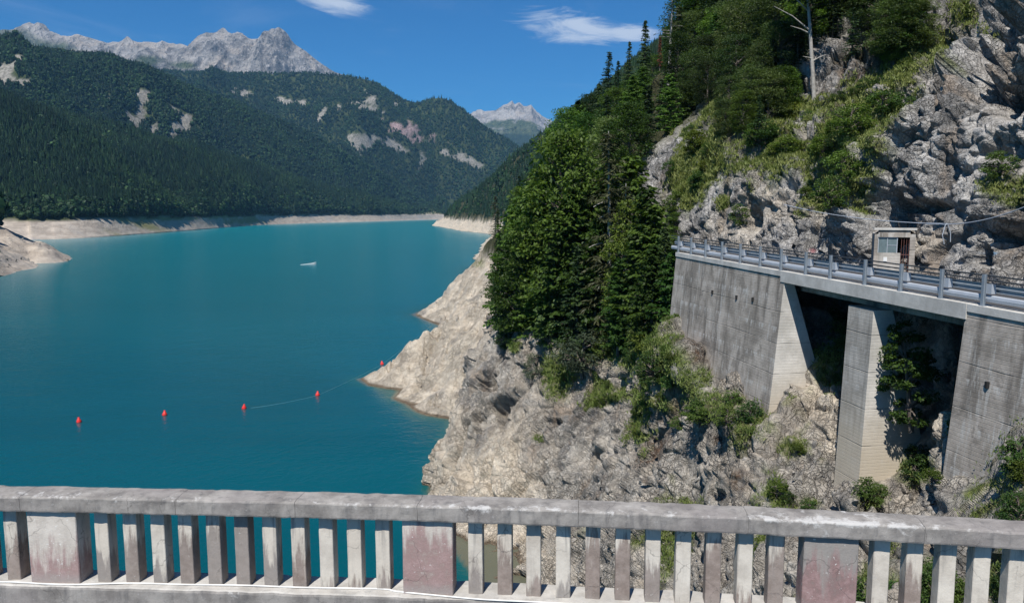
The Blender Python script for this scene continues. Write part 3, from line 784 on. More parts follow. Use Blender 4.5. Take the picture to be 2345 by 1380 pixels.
def cr(lst, px, jag=0):
    a = np.array(lst, float); y = np.interp(px, a[:, 0], a[:, 1] + 6000 / a[:, 2]); Y = np.interp(px, a[:, 0], a[:, 2])
    kk = np.ones(13) / 13; y = np.convolve(np.pad(y, 6, 'edge'), kk, 'valid')
    if jag: y = y + jag * fbm(np.stack([px / 30, 0 * px, 0 * px], -1), 1, 4, 5)
    return P(px, y, Y)


def hill(name, base_rows, crest, n_mid, prof, amp, ascale, seed, back):
    """surface from base rows up to a crest line and down its far side"""
    b = base_rows[-1]; t = np.linspace(0, 1, n_mid)[1:, None, None]
    mid = b[None] * (1 - t) + crest[None] * t
    mid[..., 2] = (b[None, :, 2] + (crest - b)[None, :, 2] * (t[..., 0] ** prof))
    bk = []
    for i in range(1, 9):
        r = crest.copy(); r[:, 1] += back * i / 8; r[:, 0] *= r[:, 1] / crest[:, 1]; r[:, 2] -= (r[:, 2] + 20) * (i / 8) ** 1.5; bk.append(r)
    Gd = np.concatenate([np.array(base_rows), mid, np.array(bk)], 0)
    k0 = len(base_rows)
    tt = np.zeros(Gd.shape[0]); tt[k0:k0 + n_mid - 1] = np.sin(np.pi * np.linspace(0, 1, n_mid)[1:] ** .85 * .995) ** .8; tt[k0 + n_mid - 1:] = .03
    flat = Gd * np.array([1, 1, 0])
    dz = ridged(flat, ascale, 5, seed) - .4
    Gd[..., 2] += dz * amp * tt[:, None]
    return Gd


wly = np.convolve(np.pad(wly, 20, 'edge'), np.hanning(43)[1:-1] / np.hanning(43).sum(), 'valid')
w0 = np.array([Pz(a, b) for a, b in zip(pxs, wly)])
w0[:, 1] += 10 * fbm(np.stack([pxs / 45, 0 * pxs, 0 * pxs], -1), 1, 3, 3)
und = w0.copy(); und[:, 1] -= 25; und[:, 2] = -6


def shiftY(p, dY, z): r = p.copy(); r[:, 1] += dY; r[:, 0] *= r[:, 1] / p[:, 1]; r[:, 2] = z; return r


bankrows = [und, w0]
for i in range(1, 9):
    f = i / 8; bankrows.append(shiftY(w0, 46 * f + 5 * fbm(np.stack([pxs / 60, 0 * pxs + f, 0 * pxs], -1), 1, 3, 6) * f, 21 * f ** 1.15))
H1 = hill('h1', bankrows, cr(crest1, pxs), 170, .9, 42, 330, 101, 500)
c1 = cr(crest1, pxs); b2 = shiftY(c1, 260, 0); b2[:, 2] = np.maximum(c1[:, 2] * .55, 10)
H2 = hill('h2', [b2], cr(crest2, pxs), 190, 1.0, 95, 520, 102, 700)
c2 = cr(crest2, pxs); b3 = shiftY(c2, 250, 0); b3[:, 2] = np.maximum(c2[:, 2] * .5, 5)
c3 = cr(crest3, pxs, 2.0); b3[:, 1] = np.minimum(b3[:, 1], 3900)
H3 = hill('h3', [b3], c3, 230, 1.05, 120, 560, 103, 800)

BARE2 = [(325, 250, 13, 40, 10), (305, 275, 34, 9, 40), (350, 298, 18, 12, -40), (400, 300, 30, 14, -30), (425, 280, 12, 22, 20), (390, 322, 14, 8), (60, 190, 30, 11, -25), (8, 170, 22, 24), (40, 135, 10, 8), (320, 215, 12, 7), (250, 225, 6, 8), (400, 252, 22, 5, 30)]
BARE3 = [(650, 230, 20, 7, 15), (695, 235, 9, 6, 20), (843, 247, 34, 8, 12), (850, 228, 18, 9, 40), (815, 325, 22, 13, 15), (850, 330, 22, 13, 10), (890, 328, 34, 11, 15), (735, 265, 5, 18, 30), (1025, 355, 26, 6, 22), (1075, 368, 26, 8, 25), (965, 365, 10, 14), (905, 240, 6, 6), (1130, 300, 6, 12), (560, 215, 14, 7), (775, 245, 5, 6), (535, 205, 8, 10)]
RED3 = [(930, 300, 42, 16, 15), (905, 290, 20, 10), (955, 318, 20, 9)]


def farm(G_, bare, red, seed, bankz):
    px, py = proj(G_); nz = 1.0 * fbm(G_, 38, 5, seed, .65)
    be = blob(px, py, bare, nz); so = blob(px, py, red, nz) if red else 0 * be
    gr = np.clip((fbm(G_, 160, 4, seed + 4) - .75) * 3, 0, 1)
    bk = np.clip((bankz - G_[..., 2]) / 1.2, 0, 1) if bankz else 0 * be
    mo = np.clip(blob(px, py, [(320, 512, 60, 8, 15), (520, 495, 45, 6), (270, 537, 30, 8, 20), (560, 505, 40, 8), (380, 500, 60, 4)], .7 * fbm(G_, 20, 4, 7)), 0, 1) * .8
    be = np.clip(be * 1.3 - .45, 0, 1); so = np.clip(so * 1.3 - .35, 0, 1)
    return dict(beige=be, soil=so, grass=gr * .5, bank=bk, moss=mo)


a1 = farm(H1, [(-60, 300, 5, 5)], [], 201, 21.0 if True else 0)
a1['bank'] = np.clip((21.3 + 1.5 * fbm(H1, 30, 3, 12) - H1[..., 2]) / 1.2, 0, 1); a1['beige'] *= 0
a2 = farm(H2, BARE2, [], 202, 0); a3 = farm(H3, BARE3, RED3, 203, 0)
for nm, G_, a in (('near_forested_hillside', H1, a1), ('middle_forested_hillside', H2, a2), ('far_forested_hillside', H3, a3)):
    obj('hillside', mesh(nm, G_, grid_quads(*G_.shape[:2]), mats=[M['hill']], attrs=a, smooth=True), kind='structure')

# left near point of the shore
shoreL = [(-560, 200), (-300, 300), wl(-20, 637), wl(15, 630), wl(50, 620), wl(98, 609), wl(85, 603), wl(120, 602), wl(157, 598), (-272, 470), (-300, 520), (-420, 570), (-900, 620), (-1200, 300)]
xa = np.linspace(-640, -240, 260); ya = np.linspace(250, 620, 240)
XX, YY = np.meshgrid(xa, ya, indexing='ij'); XY = np.stack([XX, YY], -1)
P0 = np.stack([XX, YY, 0 * XX], -1)
wob = np.stack([fbm(P0, 14, 3, 301), fbm(P0, 14, 3, 302)], -1) * 2.0
d = seg_dist(XY + wob, shoreL)
ZZ = np.where(d < 38, .56 * d, 21.3 + .75 * (d - 38)) + np.clip(d / 8, 0, 1) * 1.3 * fbm(P0, 7, 4, 303)
LP = np.stack([XX, YY, ZZ], -1)
fl = np.clip((LP[..., 2] - 20) / 2, 0, 1); z0 = 0 * fl
left_pt = obj('shore', mesh('left_point', LP, grid_quads(*LP.shape[:2]), mats=[M['hill']], attrs=dict(bank=1 - fl, beige=z0, soil=z0, grass=z0, moss=z0)), kind='structure')


# bare mountains
def mountain(name, crest, basey, Yc, Yb, n, m, amp, sc, seed, grassf):
    a = np.array(crest, float); px = np.linspace(a[0, 0], a[-1, 0], n); y = np.interp(px, a[:, 0], a[:, 1])
    cst = P(px, y, np.full(n, Yc)); b = P(px, np.full(n, basey), np.full(n, Yb))
    t = np.linspace(0, 1, m)[:, None, None]
    Gd = b[None] * (1 - t) + cst[None] * t
    fold = ridged(np.stack([Gd[..., 0], Gd[..., 1] * .35, Gd[..., 2] * .35], -1), sc, 5, seed)
    Gd[..., 1] -= fold * amp * np.sin(np.pi * np.clip(t[..., 0] * .97 + .0, 0, 1)) ** .5
    Gd[..., 2] += (.18 * amp * fbm(Gd, sc * .3, 4, seed + 3)) * (t[..., 0] < .995)
    bk = []
    for i in range(1, 7):
        r = cst.copy(); r[:, 1] += 1500 * i / 6; r[:, 2] *= 1 - (i / 6); bk.append(r)
    Gd = np.concatenate([Gd, np.array(bk)], 0)
    px, py = proj(Gd)
    return obj('mountain', mesh(name, Gd, grid_quads(*Gd.shape[:2]), mats=[M['mount']], attrs=grassf(px, py, Gd), smooth=False), kind='structure')


mc = [(-400, 150), (-120, 110), (-40, 88), (10, 78), (51, 69), (66, 62), (77, 55), (88, 60), (97, 63), (112, 72), (128, 80), (150, 87), (164, 89), (176, 88), (189, 83), (204, 88), (220, 92), (240, 98), (261, 105), (280, 103), (297, 101), (315, 104), (333, 107), (343, 103), (353, 102), (376, 105), (399, 108), (412, 109), (425, 114), (436, 112), (445, 107), (452, 96), (461, 87), (470, 84), (481, 79), (490, 81), (499, 81), (508, 76), (519, 74), (530, 79), (542, 84), (556, 86), (573, 92), (586, 96), (599, 95), (608, 84), (619, 77), (628, 79), (635, 75), (643, 76), (651, 71), (659, 77), (665, 84), (670, 94), (676, 102), (688, 110), (701, 118), (716, 131), (732, 143), (748, 154), (765, 164), (800, 176), (860, 215), (950, 270)]
mountain('grey_mountain', mc, 300, 5600, 4900, 760, 130, 210, 420, 401, lambda px, py, G_: dict(
    grass=np.maximum(blob(px, py, [(40, 95, 60, 26, 12), (110, 105, 60, 14, 12), (340, 140, 26, 10), (420, 150, 30, 8), (-150, 150, 180, 50)], .5 * fbm(G_, 150, 4, 9)), 0), soil=0 * px, beige=0 * px))
m5 = [(1040, 268), (1079, 260), (1090, 257), (1100, 253), (1111, 255), (1124, 254), (1135, 253), (1145, 246), (1153, 241), (1162, 238), (1172, 231), (1179, 239), (1188, 235), (1199, 246), (1208, 244), (1216, 242), (1222, 250), (1227, 257), (1234, 260), (1241, 266), (1300, 300)]
mountain('distant_peak', m5, 345, 8600, 7300, 320, 120, 160, 420, 405, lambda px, py, G_: dict(
    grass=np.clip((py - 262 - np.abs(px - 1170) * .45 + 10 * fbm(G_, 300, 4, 9)) / 6, 0, 1), soil=np.clip((py - 308 - 5 * fbm(G_, 400, 3, 19)) / 5, 0, 1) * .9, beige=0 * px))

# ------------------------------------------------------------------ water
ww, wd = 260, 300
yv = np.concatenate([np.linspace(20, 270, 230), np.geomspace(275, 4500, 30)])
xv = np.concatenate([np.linspace(-1800, -42, 20), np.linspace(-40, 6, 130), np.linspace(8, 900, 12)])
XX, YY = np.meshgrid(xv, yv, indexing='ij')
dR = -seg_dist(np.stack([XX, YY], -1), shoreR)
near_sh = [(3, 104), (-8.3, 108), (-8.7, 90), (-8.8, 80), (-6.2, 68), (-3.6, 62), (5, 45), (40, 40), (40, 104)]
dN = -seg_dist(np.stack([XX, YY], -1), near_sh)
dW = np.minimum(np.maximum(dR, 0) * np.clip(120 / YY, .25, 1) * (YY < 420) + (YY >= 420) * 99, np.maximum(dN, 0) * 1.3)
shal = np.exp(-dW / 2.2) * .62 + np.exp(-dW / .7) * .45
obj('water', mesh('water', np.stack([XX, YY, 0 * XX], -1), grid_quads(*XX.shape), mats=[M['water']], attrs=dict(shallow=np.clip(shal, 0, 1), painted_sheen=np.clip((np.log(YY) - np.log(130)) / (np.log(1400) - np.log(130)), 0, 1))), kind='structure')
g0 = np.array([(-9000, -300, -12), (9000, -300, -12), (9000, 11000, -12), (-9000, 11000, -12)])
obj('ground', mesh('ground', g0, [(0, 1, 2, 3)], mats=[M['hill']]), kind='structure')
# ------------------------------------------------------------------ trees and plants
def leaves(c, dirn, L, W, seed=0, flat=.5):
    """diamond leaves: centres c, long axis dirn, length L, width W"""
    n = len(c); r = np.random.default_rng(seed)
    dirn = dirn / (np.linalg.norm(dirn, axis=1, keepdims=True) + 1e-9)
    up = r.normal(size=(n, 3)) * flat + np.array([0, 0, 1.0])
    s = np.cross(dirn, up); s /= np.linalg.norm(s, axis=1, keepdims=True) + 1e-9
    L = np.broadcast_to(L, (n,))[:, None]; W = np.broadcast_to(W, (n,))[:, None]
    V = np.stack([c - dirn * L / 2, c + s * W / 2, c + dirn * L / 2, c - s * W / 2], 1).reshape(-1, 3)
    return V, np.arange(4 * n).reshape(-1, 4)


def conifer(seed, h, R, dens=1.0, droop=.35, leaf=(.42, .13), bare=.08, topw=.85, gap=.42):
    r = np.random.default_rng(seed); cs = []; ds = []; br = []
    z = h * bare
    while z < h * .985:
        t = (z / h - bare) / (1 - bare); nb = int(5 + r.integers(0, 3))
        prof = (1 - t) ** topw * (.75 + .25 * min(1, t * 5)) * R
        for b in range(nb):
            if r.random() < .07: continue
            a = r.uniform(0, 2 * np.pi); L = prof * r.uniform(.6, 1.12) + .12
            d = np.array([np.cos(a), np.sin(a)])
            k = max(3, int(L / .24 * dens)); s = (np.arange(k) + r.random(k)) / k
            zz = z + .18 * L * s * (1 - t * .0) - droop * L * s ** 1.7 + .45 * t * L * s
            ctr = np.stack([d[0] * L * s, d[1] * L * s, zz], 1)
            if L > R * .55: br.append((z, a, L, droop))
            for sd_ in (-1, 1):
                sw = (1 - s * .75) * L * .30 * r.uniform(.4, 1.1, k)
                side = np.array([-d[1], d[0]]) * sd_
                c2 = ctr.copy(); c2[:, :2] += side * sw[:, None]; c2[:, 2] -= sw * .22
                c2 += r.normal(size=c2.shape) * .05
                cs.append(c2)
                dr = np.concatenate([np.broadcast_to(d * .6, (k, 2)) + side * .7, -.28 - .25 * r.random((k, 1))], 1) + r.normal(size=(k, 3)) * .15
                ds.append(dr)
            cs.append(ctr); ds.append(np.concatenate([np.broadcast_to(d, (k, 2)), -.2 - .4 * r.random((k, 1))], 1) + r.normal(size=(k, 3)) * .2)
        z += gap * r.uniform(.7, 1.3) * (.55 + .45 * (1 - t))
    c = np.concatenate(cs); dd = np.concatenate(ds)
    V, Q = leaves(c, dd, leaf[0] * r.uniform(.7, 1.3, len(c)), leaf[1] * r.uniform(.7, 1.5, len(c)), seed)
    bz = np.linspace(0, h, 7); bend = np.cumsum(r.normal(size=(7, 2)) * .02 * h / 10, 0) * (bz / h)[:, None]
    tv, tq = tube(np.column_stack([bend * 0 + bend * .3, bz - .6 * (bz == 0)]), np.linspace(.011 * h + .05, .02, 7), 7)
    parts = [(tv, tq)]
    for (z_, a, L, dr) in br[::6][:26]:
        s = np.linspace(0, .85, 4); pts = np.stack([np.cos(a) * L * s, np.sin(a) * L * s, z_ + .18 * L * s - dr * L * s ** 1.7], 1)
        parts.append(tube(pts, np.linspace(.045, .012, 4), 4))
    return (V, Q), join(parts)


def broad(seed, h, R, n=7000, leaf=(.30, .17), crown0=.22, clumps=60, squash=1.0):
    r = np.random.default_rng(seed); cs = []
    limbs = []
    top = h * .93; mid = h * (crown0 + .42 * (1 - crown0))
    cc = []
    for i in range(clumps):
        a = r.uniform(0, 2 * np.pi); v = r.uniform(-1, 1); rad = r.uniform(.55, 1.0) ** .5
        zc = h * crown0 + (h * (1 - crown0)) * (v * .5 + .5) * .96
        tt_ = (zc / h - crown0) / (1 - crown0)
        w_ = R * (np.sin(np.pi * np.clip(tt_ * .86 + .12, 0, 1)) ** .75)
        cc.append((np.cos(a) * w_ * rad * .85, np.sin(a) * w_ * rad * .85 * squash, zc, r.uniform(.5, 1.15) * R * .34))
    cc = np.array(cc); idx = r.integers(0, clumps, n)
    dirs = r.normal(size=(n, 3)); dirs /= np.linalg.norm(dirs, axis=1, keepdims=True)
    rr = r.uniform(.35, 1.05, n) ** .5
    c = cc[idx, :3] + dirs * (cc[idx, 3] * rr)[:, None] * np.array([1.25, 1.25, .62])
    ax_ = dirs * np.array([1, 1, .25]) + r.normal(size=(n, 3)) * .55; ax_[:, 2] -= .25
    V, Q = leaves(c, ax_, leaf[0] * r.uniform(.6, 1.3, n), leaf[1] * r.uniform(.6, 1.3, n), seed, .55)
    lean = r.normal(size=2) * .03 * h
    bz = np.linspace(-.5, h * .85, 6); tr = np.column_stack([lean[0] * (bz / h) ** 2, lean[1] * (bz / h) ** 2, bz])
    parts = [tube(tr, np.linspace(.016 * h + .05, .03, 6), 7)]
    for j in range(0, clumps, 2):
        e = cc[j, :3]; z_ = max(h * .12, e[2] - np.hypot(e[0], e[1]) * r.uniform(.5, .9)); s0 = np.array([0, 0, z_])
        m_ = (s0 + e) / 2 + np.array([0, 0, .12 * np.hypot(e[0], e[1])])
        parts.append(tube(np.array([s0, m_, e]), [.06 + .003 * h, .04, .015], 4))
    return (V, Q), join(parts)


def lowcone(seed, sides=7, layers=5):
    r = np.random.default_rng(seed); V = []; T = []
    for i in range(layers):
        z0_, z1_ = .06 + i * .86 / layers, .06 + (i + 1.9) * .86 / layers
        rad = .155 * (1 - i / (layers + .3)); b = len(V)
        V.append((0, 0, min(z1_, 1.0)))
        for j in range(sides * 2):
            a = np.pi * j / sides + r.uniform(-.2, .2); q_ = rad * (1.15 if j % 2 else .62) * r.uniform(.75, 1.2)
            V.append((q_ * np.cos(a), q_ * np.sin(a), z0_ + r.uniform(-.03, .03)))
        for j in range(sides * 2): T.append((b, b + 1 + j, b + 1 + (j + 1) % (sides * 2)))
    b = len(V)
    V += [(.015, 0, 0), (-.008, .013, 0), (-.008, -.013, 0), (0, 0, .4)]; T += [(b, b + 1, b + 3), (b + 1, b + 2, b + 3), (b + 2, b, b + 3)]
    return np.array(V), np.array(T)


def lowbroad(seed, n=110):
    r = np.random.default_rng(seed); d = r.normal(size=(n, 3)); d /= np.linalg.norm(d, axis=1, keepdims=True)
    lump = .8 + .3 * vnoise(d * 2.2 + seed, seed)
    c = d * np.array([.30, .30, .40]) * lump[:, None] * r.uniform(.6, 1.0, (n, 1)) + np.array([0, 0, .56])
    a = np.cross(d, r.normal(size=(n, 3))); a /= np.linalg.norm(a, axis=1, keepdims=True); b = np.cross(d + r.normal(size=(n, 3)) * .35, a)
    L = r.uniform(.06, .13, (n, 1))
    V = np.stack([c - a * L, c + b * L * .8, c + a * L, c - b * L * .8], 1).reshape(-1, 3)
    return V, np.arange(4 * n).reshape(-1, 4)


lib = bpy.data.collections.new('forest_kinds')      # never linked to the scene: sources for the far wood only
for i in range(4):
    V, T = lowcone(i); me = mesh('forest_conifer', V, tris=T, mats=[M['far_conifer']]); o = bpy.data.objects.new('a_conifer_%d' % i, me); lib.objects.link(o)
for i in range(3):
    V, Q = lowbroad(20 + i); me = mesh('forest_broadleaf', V, quads=Q, mats=[M['far_broad']]); o = bpy.data.objects.new('b_broadleaf_%d' % i, me); lib.objects.link(o)


def forest(name, pts, h, kindidx, label=None):
    n = len(pts); me = bpy.data.meshes.new(name); me.vertices.add(n); me.vertices.foreach_set('co', pts.astype(np.float32).ravel())
    rot = np.zeros((n, 3)); rot[:, 2] = RNG.uniform(0, 6.28, n); rot[:, :2] = RNG.normal(size=(n, 2)) * .04
    wsc = RNG.uniform(.8, 1.35, n); sc = np.stack([h * wsc, h * wsc, h], -1)
    for nm, ar in (('rot', rot), ('scl', sc)):
        a = me.attributes.new(nm, 'FLOAT_VECTOR', 'POINT'); a.data.foreach_set('vector', ar.astype(np.float32).ravel())
    a = me.attributes.new('idx', 'INT', 'POINT'); a.data.foreach_set('value', kindidx.astype(np.int32))
    o = obj(name, me, kind='stuff')
    if label: o['label'] = label
    ng = bpy.data.node_groups.get('scatter_trees')
    if ng is None:
        ng = bpy.data.node_groups.new('scatter_trees', 'GeometryNodeTree')
        ng.interface.new_socket('Geometry', in_out='INPUT', socket_type='NodeSocketGeometry')
        ng.interface.new_socket('Geometry', in_out='OUTPUT', socket_type='NodeSocketGeometry')
        gi = ng.nodes.new('NodeGroupInput'); go = ng.nodes.new('NodeGroupOutput')
        ip_ = ng.nodes.new('GeometryNodeInstanceOnPoints'); ci = ng.nodes.new('GeometryNodeCollectionInfo')
        ci.inputs['Collection'].default_value = lib; ci.inputs['Separate Children'].default_value = True; ci.inputs['Reset Children'].default_value = True
        def na(nm, ty):
            a = ng.nodes.new('GeometryNodeInputNamedAttribute'); a.data_type = ty; a.inputs['Name'].default_value = nm; return a.outputs[0]
        ng.links.new(gi.outputs[0], ip_.inputs['Points']); ng.links.new(ci.outputs[0], ip_.inputs['Instance'])
        ip_.inputs['Pick Instance'].default_value = True
        ng.links.new(na('idx', 'INT'), ip_.inputs['Instance Index']); ng.links.new(na('rot', 'FLOAT_VECTOR'), ip_.inputs['Rotation']); ng.links.new(na('scl', 'FLOAT_VECTOR'), ip_.inputs['Scale'])
        ng.links.new(ip_.outputs[0], go.inputs[0])
    md = o.modifiers.new('trees', 'NODES'); md.node_group = ng
    return o


def sample(Gd, n, weight):
    """random points on a grid surface, weight per quad = area * weight"""
    a = Gd[1:, :-1] - Gd[:-1, :-1]; b = Gd[:-1, 1:] - Gd[:-1, :-1]
    ar = np.linalg.norm(np.cross(a, b), axis=-1) * weight[:-1, :-1]
    cw = np.cumsum(ar.ravel()); k = np.searchsorted(cw, RNG.random(n) * cw[-1]); i, j = np.unravel_index(np.minimum(k, ar.size - 1), ar.shape)
    u, v = RNG.random((2, n, 1))
    return Gd[i, j] + a[i, j] * u + b[i, j] * v, i, j


def mixkinds(pts, pb):
    n = len(pts); isb = RNG.random(n) < pb
    return np.where(isb, 4 + RNG.integers(0, 3, n), RNG.integers(0, 4, n)), isb


for nm, G_, at, n, hh, bandmin in (('forest', H1, a1, 50000, 21, 20.5), ('forest', H2, a2, 50000, 20, -99), ('forest', H3, a3, 70000, 20, -99)):
    px, py = proj(G_)
    Yn = G_[..., 1]
    ok = (G_[..., 2] > bandmin) * (1 - np.clip(np.maximum(at['beige'], at['soil']) * 1.8, 0, 1)) * (at['bank'] < .3) * (px > -140)
    den = np.clip(1.0 - at['grass'] * .9, .1, 1) * (1000 / Yn) ** 1.4
    kb = np.arange(G_.shape[0])[:, None] < (G_.shape[0] - 5)
    pts, i, j = sample(G_, n, ok * den * kb)
    fb = np.clip(.38 + .35 * fbm(pts, 130, 3, 77) + .35 * np.exp(-(pts[:, 2] - 21) / 14), .05, .92)
    if G_ is H1: fb = np.clip(fb - .32 * np.clip((pts[:, 2] - 45) / 60, 0, 1), .02, .9)
    else: fb = np.clip(fb + .22, .1, .95)
    kd, isb = mixkinds(pts, fb)
    h = hh * RNG.uniform(.6, 1.25, n) * np.where(isb, .78, 1.0)
    if bandmin > 0: h = h * np.clip(.55 + (pts[:, 2] - 21) / 25, .55, 1)
    pts[:, 2] -= .5
    forest(nm, pts, h, kd)
# left point and right hillside beyond the near trees
px, py = proj(LP); pts, i, j = sample(LP, 1500, (LP[..., 2] > 22) * (px > -250) * (px < 60)); kd, isb = mixkinds(pts, .35); forest('forest', pts, 24 * RNG.uniform(.6, 1.2, len(pts)), kd)
okR = (RS[..., 2] > 18.5) * (RS[..., 1] > 300) * (1000 / RS[..., 1]) ** 1.2
pts, i, j = sample(RS, 30000, okR); kd, isb = mixkinds(pts, np.clip(.35 + .5 * fbm(pts, 60, 3, 78), .1, .8))
forest('forest', pts - np.array([0, 0, .6]), np.where(isb, 11, 15) * RNG.uniform(.55, 1.2, len(pts)), kd)

ALLG = np.concatenate([R1.reshape(-1, 3), R2.reshape(-1, 3)]); APX, APY = proj(ALLG)


def at_px(px, py, Yr=None, src=None):
    """the point of the ground seen at a photo pixel"""
    if src is None: G_, X_, Y_ = ALLG, APX, APY
    else: G_ = src.reshape(-1, 3); X_, Y_ = proj(G_)
    d_ = (X_ - px) ** 2 + (Y_ - py) ** 2
    if Yr is not None: d_ = d_ + (((G_[:, 1] < Yr[0]) | (G_[:, 1] > Yr[1])) * 1e7)
    k_ = np.argpartition(d_, 12)[:12]; k_ = k_[d_[k_] < d_[k_].min() + 60]
    return G_[k_[np.argmin(G_[k_, 1])]]


TREES = {}


def kind(key, gen, mat_, barkm, cat, name):
    (V, Q), (tv, tq) = gen
    TREES[key] = (mesh(key + '_crown', V, quads=Q, mats=[mat_]), mesh(key + '_trunk', tv, quads=tq, mats=[barkm]), cat, name)


for i in range(3): kind('spruce%d' % i, conifer(30 + i, 10, 1.9, 1.2), M['spruce'], M['bark'], 'tree', 'spruce_tree')
for i in range(2): kind('fir%d' % i, conifer(40 + i, 10, 2.7, 1.25, droop=.22, leaf=(.40, .17), topw=.6, gap=.33), M['beech'], M['bark'], 'tree', 'leafy_tree')
for i in range(2): kind('larch%d' % i, conifer(50 + i, 10, 1.6, 1.5, droop=.5, leaf=(.36, .07), topw=.55, bare=.04), M['larch'], M['palebark'], 'tree', 'larch_tree')
for i in range(3): kind('beech%d' % i, broad(60 + i, 10, 2.9, 15000, (.25, .13), .05, 120), M['beech'], M['bark'], 'tree', 'beech_tree')
for i in range(2): kind('yellow%d' % i, broad(70 + i, 10, 2.6, 12000, (.24, .12), .05, 90), M['yellowgreen'], M['bark'], 'tree', 'maple_tree')
for i in range(3): kind('pine%d' % i, broad(80 + i, 10, 3.5, 13000, (.36, .09), .08, 75), M['pine'], M['bark'], 'tree', 'pine_tree')
kind('dead0', conifer(90, 10, 1.1, .9, droop=.3, bare=.1), M['dead'], M['bark'], 'tree', 'dead_tree')
kind('bare0', conifer(92, 10, 1.5, .35, droop=.1, leaf=(.25, .06), bare=.35), M['larch'], M['palebark'], 'tree', 'thin_tree')


def tree(key, loc, h, label, group=None, wid=1.0, tilt=0.0, rz=None):
    cm, tm, cat, name = TREES[key]
    t = thing(name, label, cat, tuple(float(v) for v in loc), group, (random.uniform(-.03, .03), tilt, 0))
    s = h / 10.0; t.scale = (s * wid, s * wid, s)
    t.rotation_euler[2] = random.uniform(0, 6.28) if rz is None else rz
    obj('crown', cm, t); obj('trunk', tm, t)
    return t


def treepx(key, px, base, top, Y, label, group=None, wid=1.0, tilt=0.0):
    b = P(px, base, Y); z1 = P(px, top, Y)[2]
    b[2] -= .5
    return tree(key, b, z1 - b[2], label, group, wid, tilt)


# the clump on the knoll
for a in [
    ('fir0', 1178, 765, 470, 86, 'bright green layered tree at the left edge of the clump above the promontory', 1.0),
    ('fir1', 1150, 742, 545, 90, 'lowest leafy tree leaning over the pale shore at the far left of the clump', .95),
    ('fir1', 1232, 770, 385, 83, 'tall bright green tree second from the left in the clump', 1.1),
    ('fir0', 1205, 745, 430, 93, 'green tree half hidden behind the left end of the clump', .9),
    ('beech1', 1290, 768, 300, 79, 'tallest bright green tree in the left half of the clump', .85),
    ('spruce2', 1335, 762, 335, 82, 'dark green tree just right of the tallest leafy tree in the clump', .9),
    ('spruce0', 1265, 775, 470, 76, 'dark spruce low in front of the tallest leafy trees', 1.15),
    ('larch0', 1398, 775, 300, 72, 'tall thin brownish larch standing in the middle of the clump', 1.0),
    ('larch1', 1428, 780, 420, 70, 'shorter brownish larch right beside the tall thin larch', 1.1),
    ('fir0', 1362, 782, 500, 73, 'leafy tree in front and left of the brownish larch', .9),
    ('fir1', 1470, 780, 430, 67, 'yellow green tree at the right of the clump by the retaining wall', .9),
    ('yellow0', 1440, 775, 455, 69, 'pale yellow green tree between the larch and the retaining wall', .8),
    ('spruce1', 1522, 785, 520, 62.5, 'dark spruce hiding the left end of the retaining wall', 1.1),
    ('fir0', 1500, 770, 540, 65, 'green tree touching the left end of the guardrail', .95),
    ('spruce2', 1320, 785, 560, 73, 'small dark spruce low in the middle of the clump', 1.2),
    ('fir1', 1225, 780, 590, 79, 'low spreading green tree above the white rocks', 1.2),
    ('spruce0', 1165, 780, 640, 82, 'small dark spruce on the rim of the grey rock face', 1.3),
    ('fir0', 1445, 770, 360, 76, 'full green layered tree rising behind the yellow green tree', 1.25),
    ('fir1', 1375, 770, 390, 78, 'broad green tree filling the gap left of the brownish larch', 1.3),
    ('fir0', 1490, 780, 470, 66, 'full green tree right of the clump near the first guardrail posts', 1.3),
    ('fir1', 1310, 780, 430, 75.5, 'broad layered green tree at the front centre of the clump', 1.2),
    ('fir0', 1262, 775, 400, 80, 'full green tree between the two tallest leafy trees', 1.2),
    ('beech2', 1190, 765, 520, 81, 'rounded fresh green tree low at the left of the clump', 1.0),
    ('fir0', 1540, 790, 575, 57, 'dark layered tree overlapping the upper left corner of the retaining wall', 1.15),
    ('fir1', 1490, 800, 560, 59.5, 'bushy green tree in front of the dark spruce near the wall', 1.15),
    ('fir1', 1415, 790, 590, 67, 'low green tree at the foot of the brownish larches', 1.1),
]: treepx(a[0], a[1], a[2], a[3], a[4], a[5], 'trees in the clump on the rock shoulder', a[6])
# trees on the ridge against the sky
for a in [
    ('spruce1', 1475, 190, 46, 120, 'pointed spruce standing highest against the sky left of the wooded slope', 1.0),
    ('spruce0', 1440, 205, 95, 130, 'small pointed spruce left of the highest spruce on the skyline', 1.0),
    ('spruce2', 1390, 260, 118, 150, 'twin topped spruce at the lower end of the skyline row', 1.2),
    ('spruce0', 1415, 240, 138, 145, 'short spruce right of the twin topped skyline spruce', 1.0),
    ('bare0', 1532, 175, -40, 105, 'thin see-through spruce with a visible pale trunk at the top edge', 1.3),
    ('dead0', 1511, 150, 84, 112, 'dead tree with rust red needles on the skyline slope', 1.0),
    ('beech2', 1550, 185, 70, 98, 'round bright green tree below the see-through spruce', 1.0),
    ('beech0', 1405, 330, 200, 130, 'rounded green tree on the slope below the skyline row', 1.1),
    ('fir1', 1450, 330, 190, 120, 'light green tree on the slope under the pointed spruces', 1.0),
    ('spruce2', 1510, 320, 180, 98, 'dark spruce with drooping arms above the bare grey rock', 1.3),
    ('spruce1', 1370, 360, 190, 170, 'dark spruce far down the wooded ridge', 1.2),
    ('fir0', 1320, 380, 235, 175, 'pale green tree at the outer end of the wooded ridge', 1.2),
    ('beech1', 1350, 330, 215, 180, 'grey green round tree on the outer wooded ridge', 1.2),
]: treepx(a[0], a[1], a[2], a[3], a[4], a[5], 'trees along the right-hand ridge', a[6])
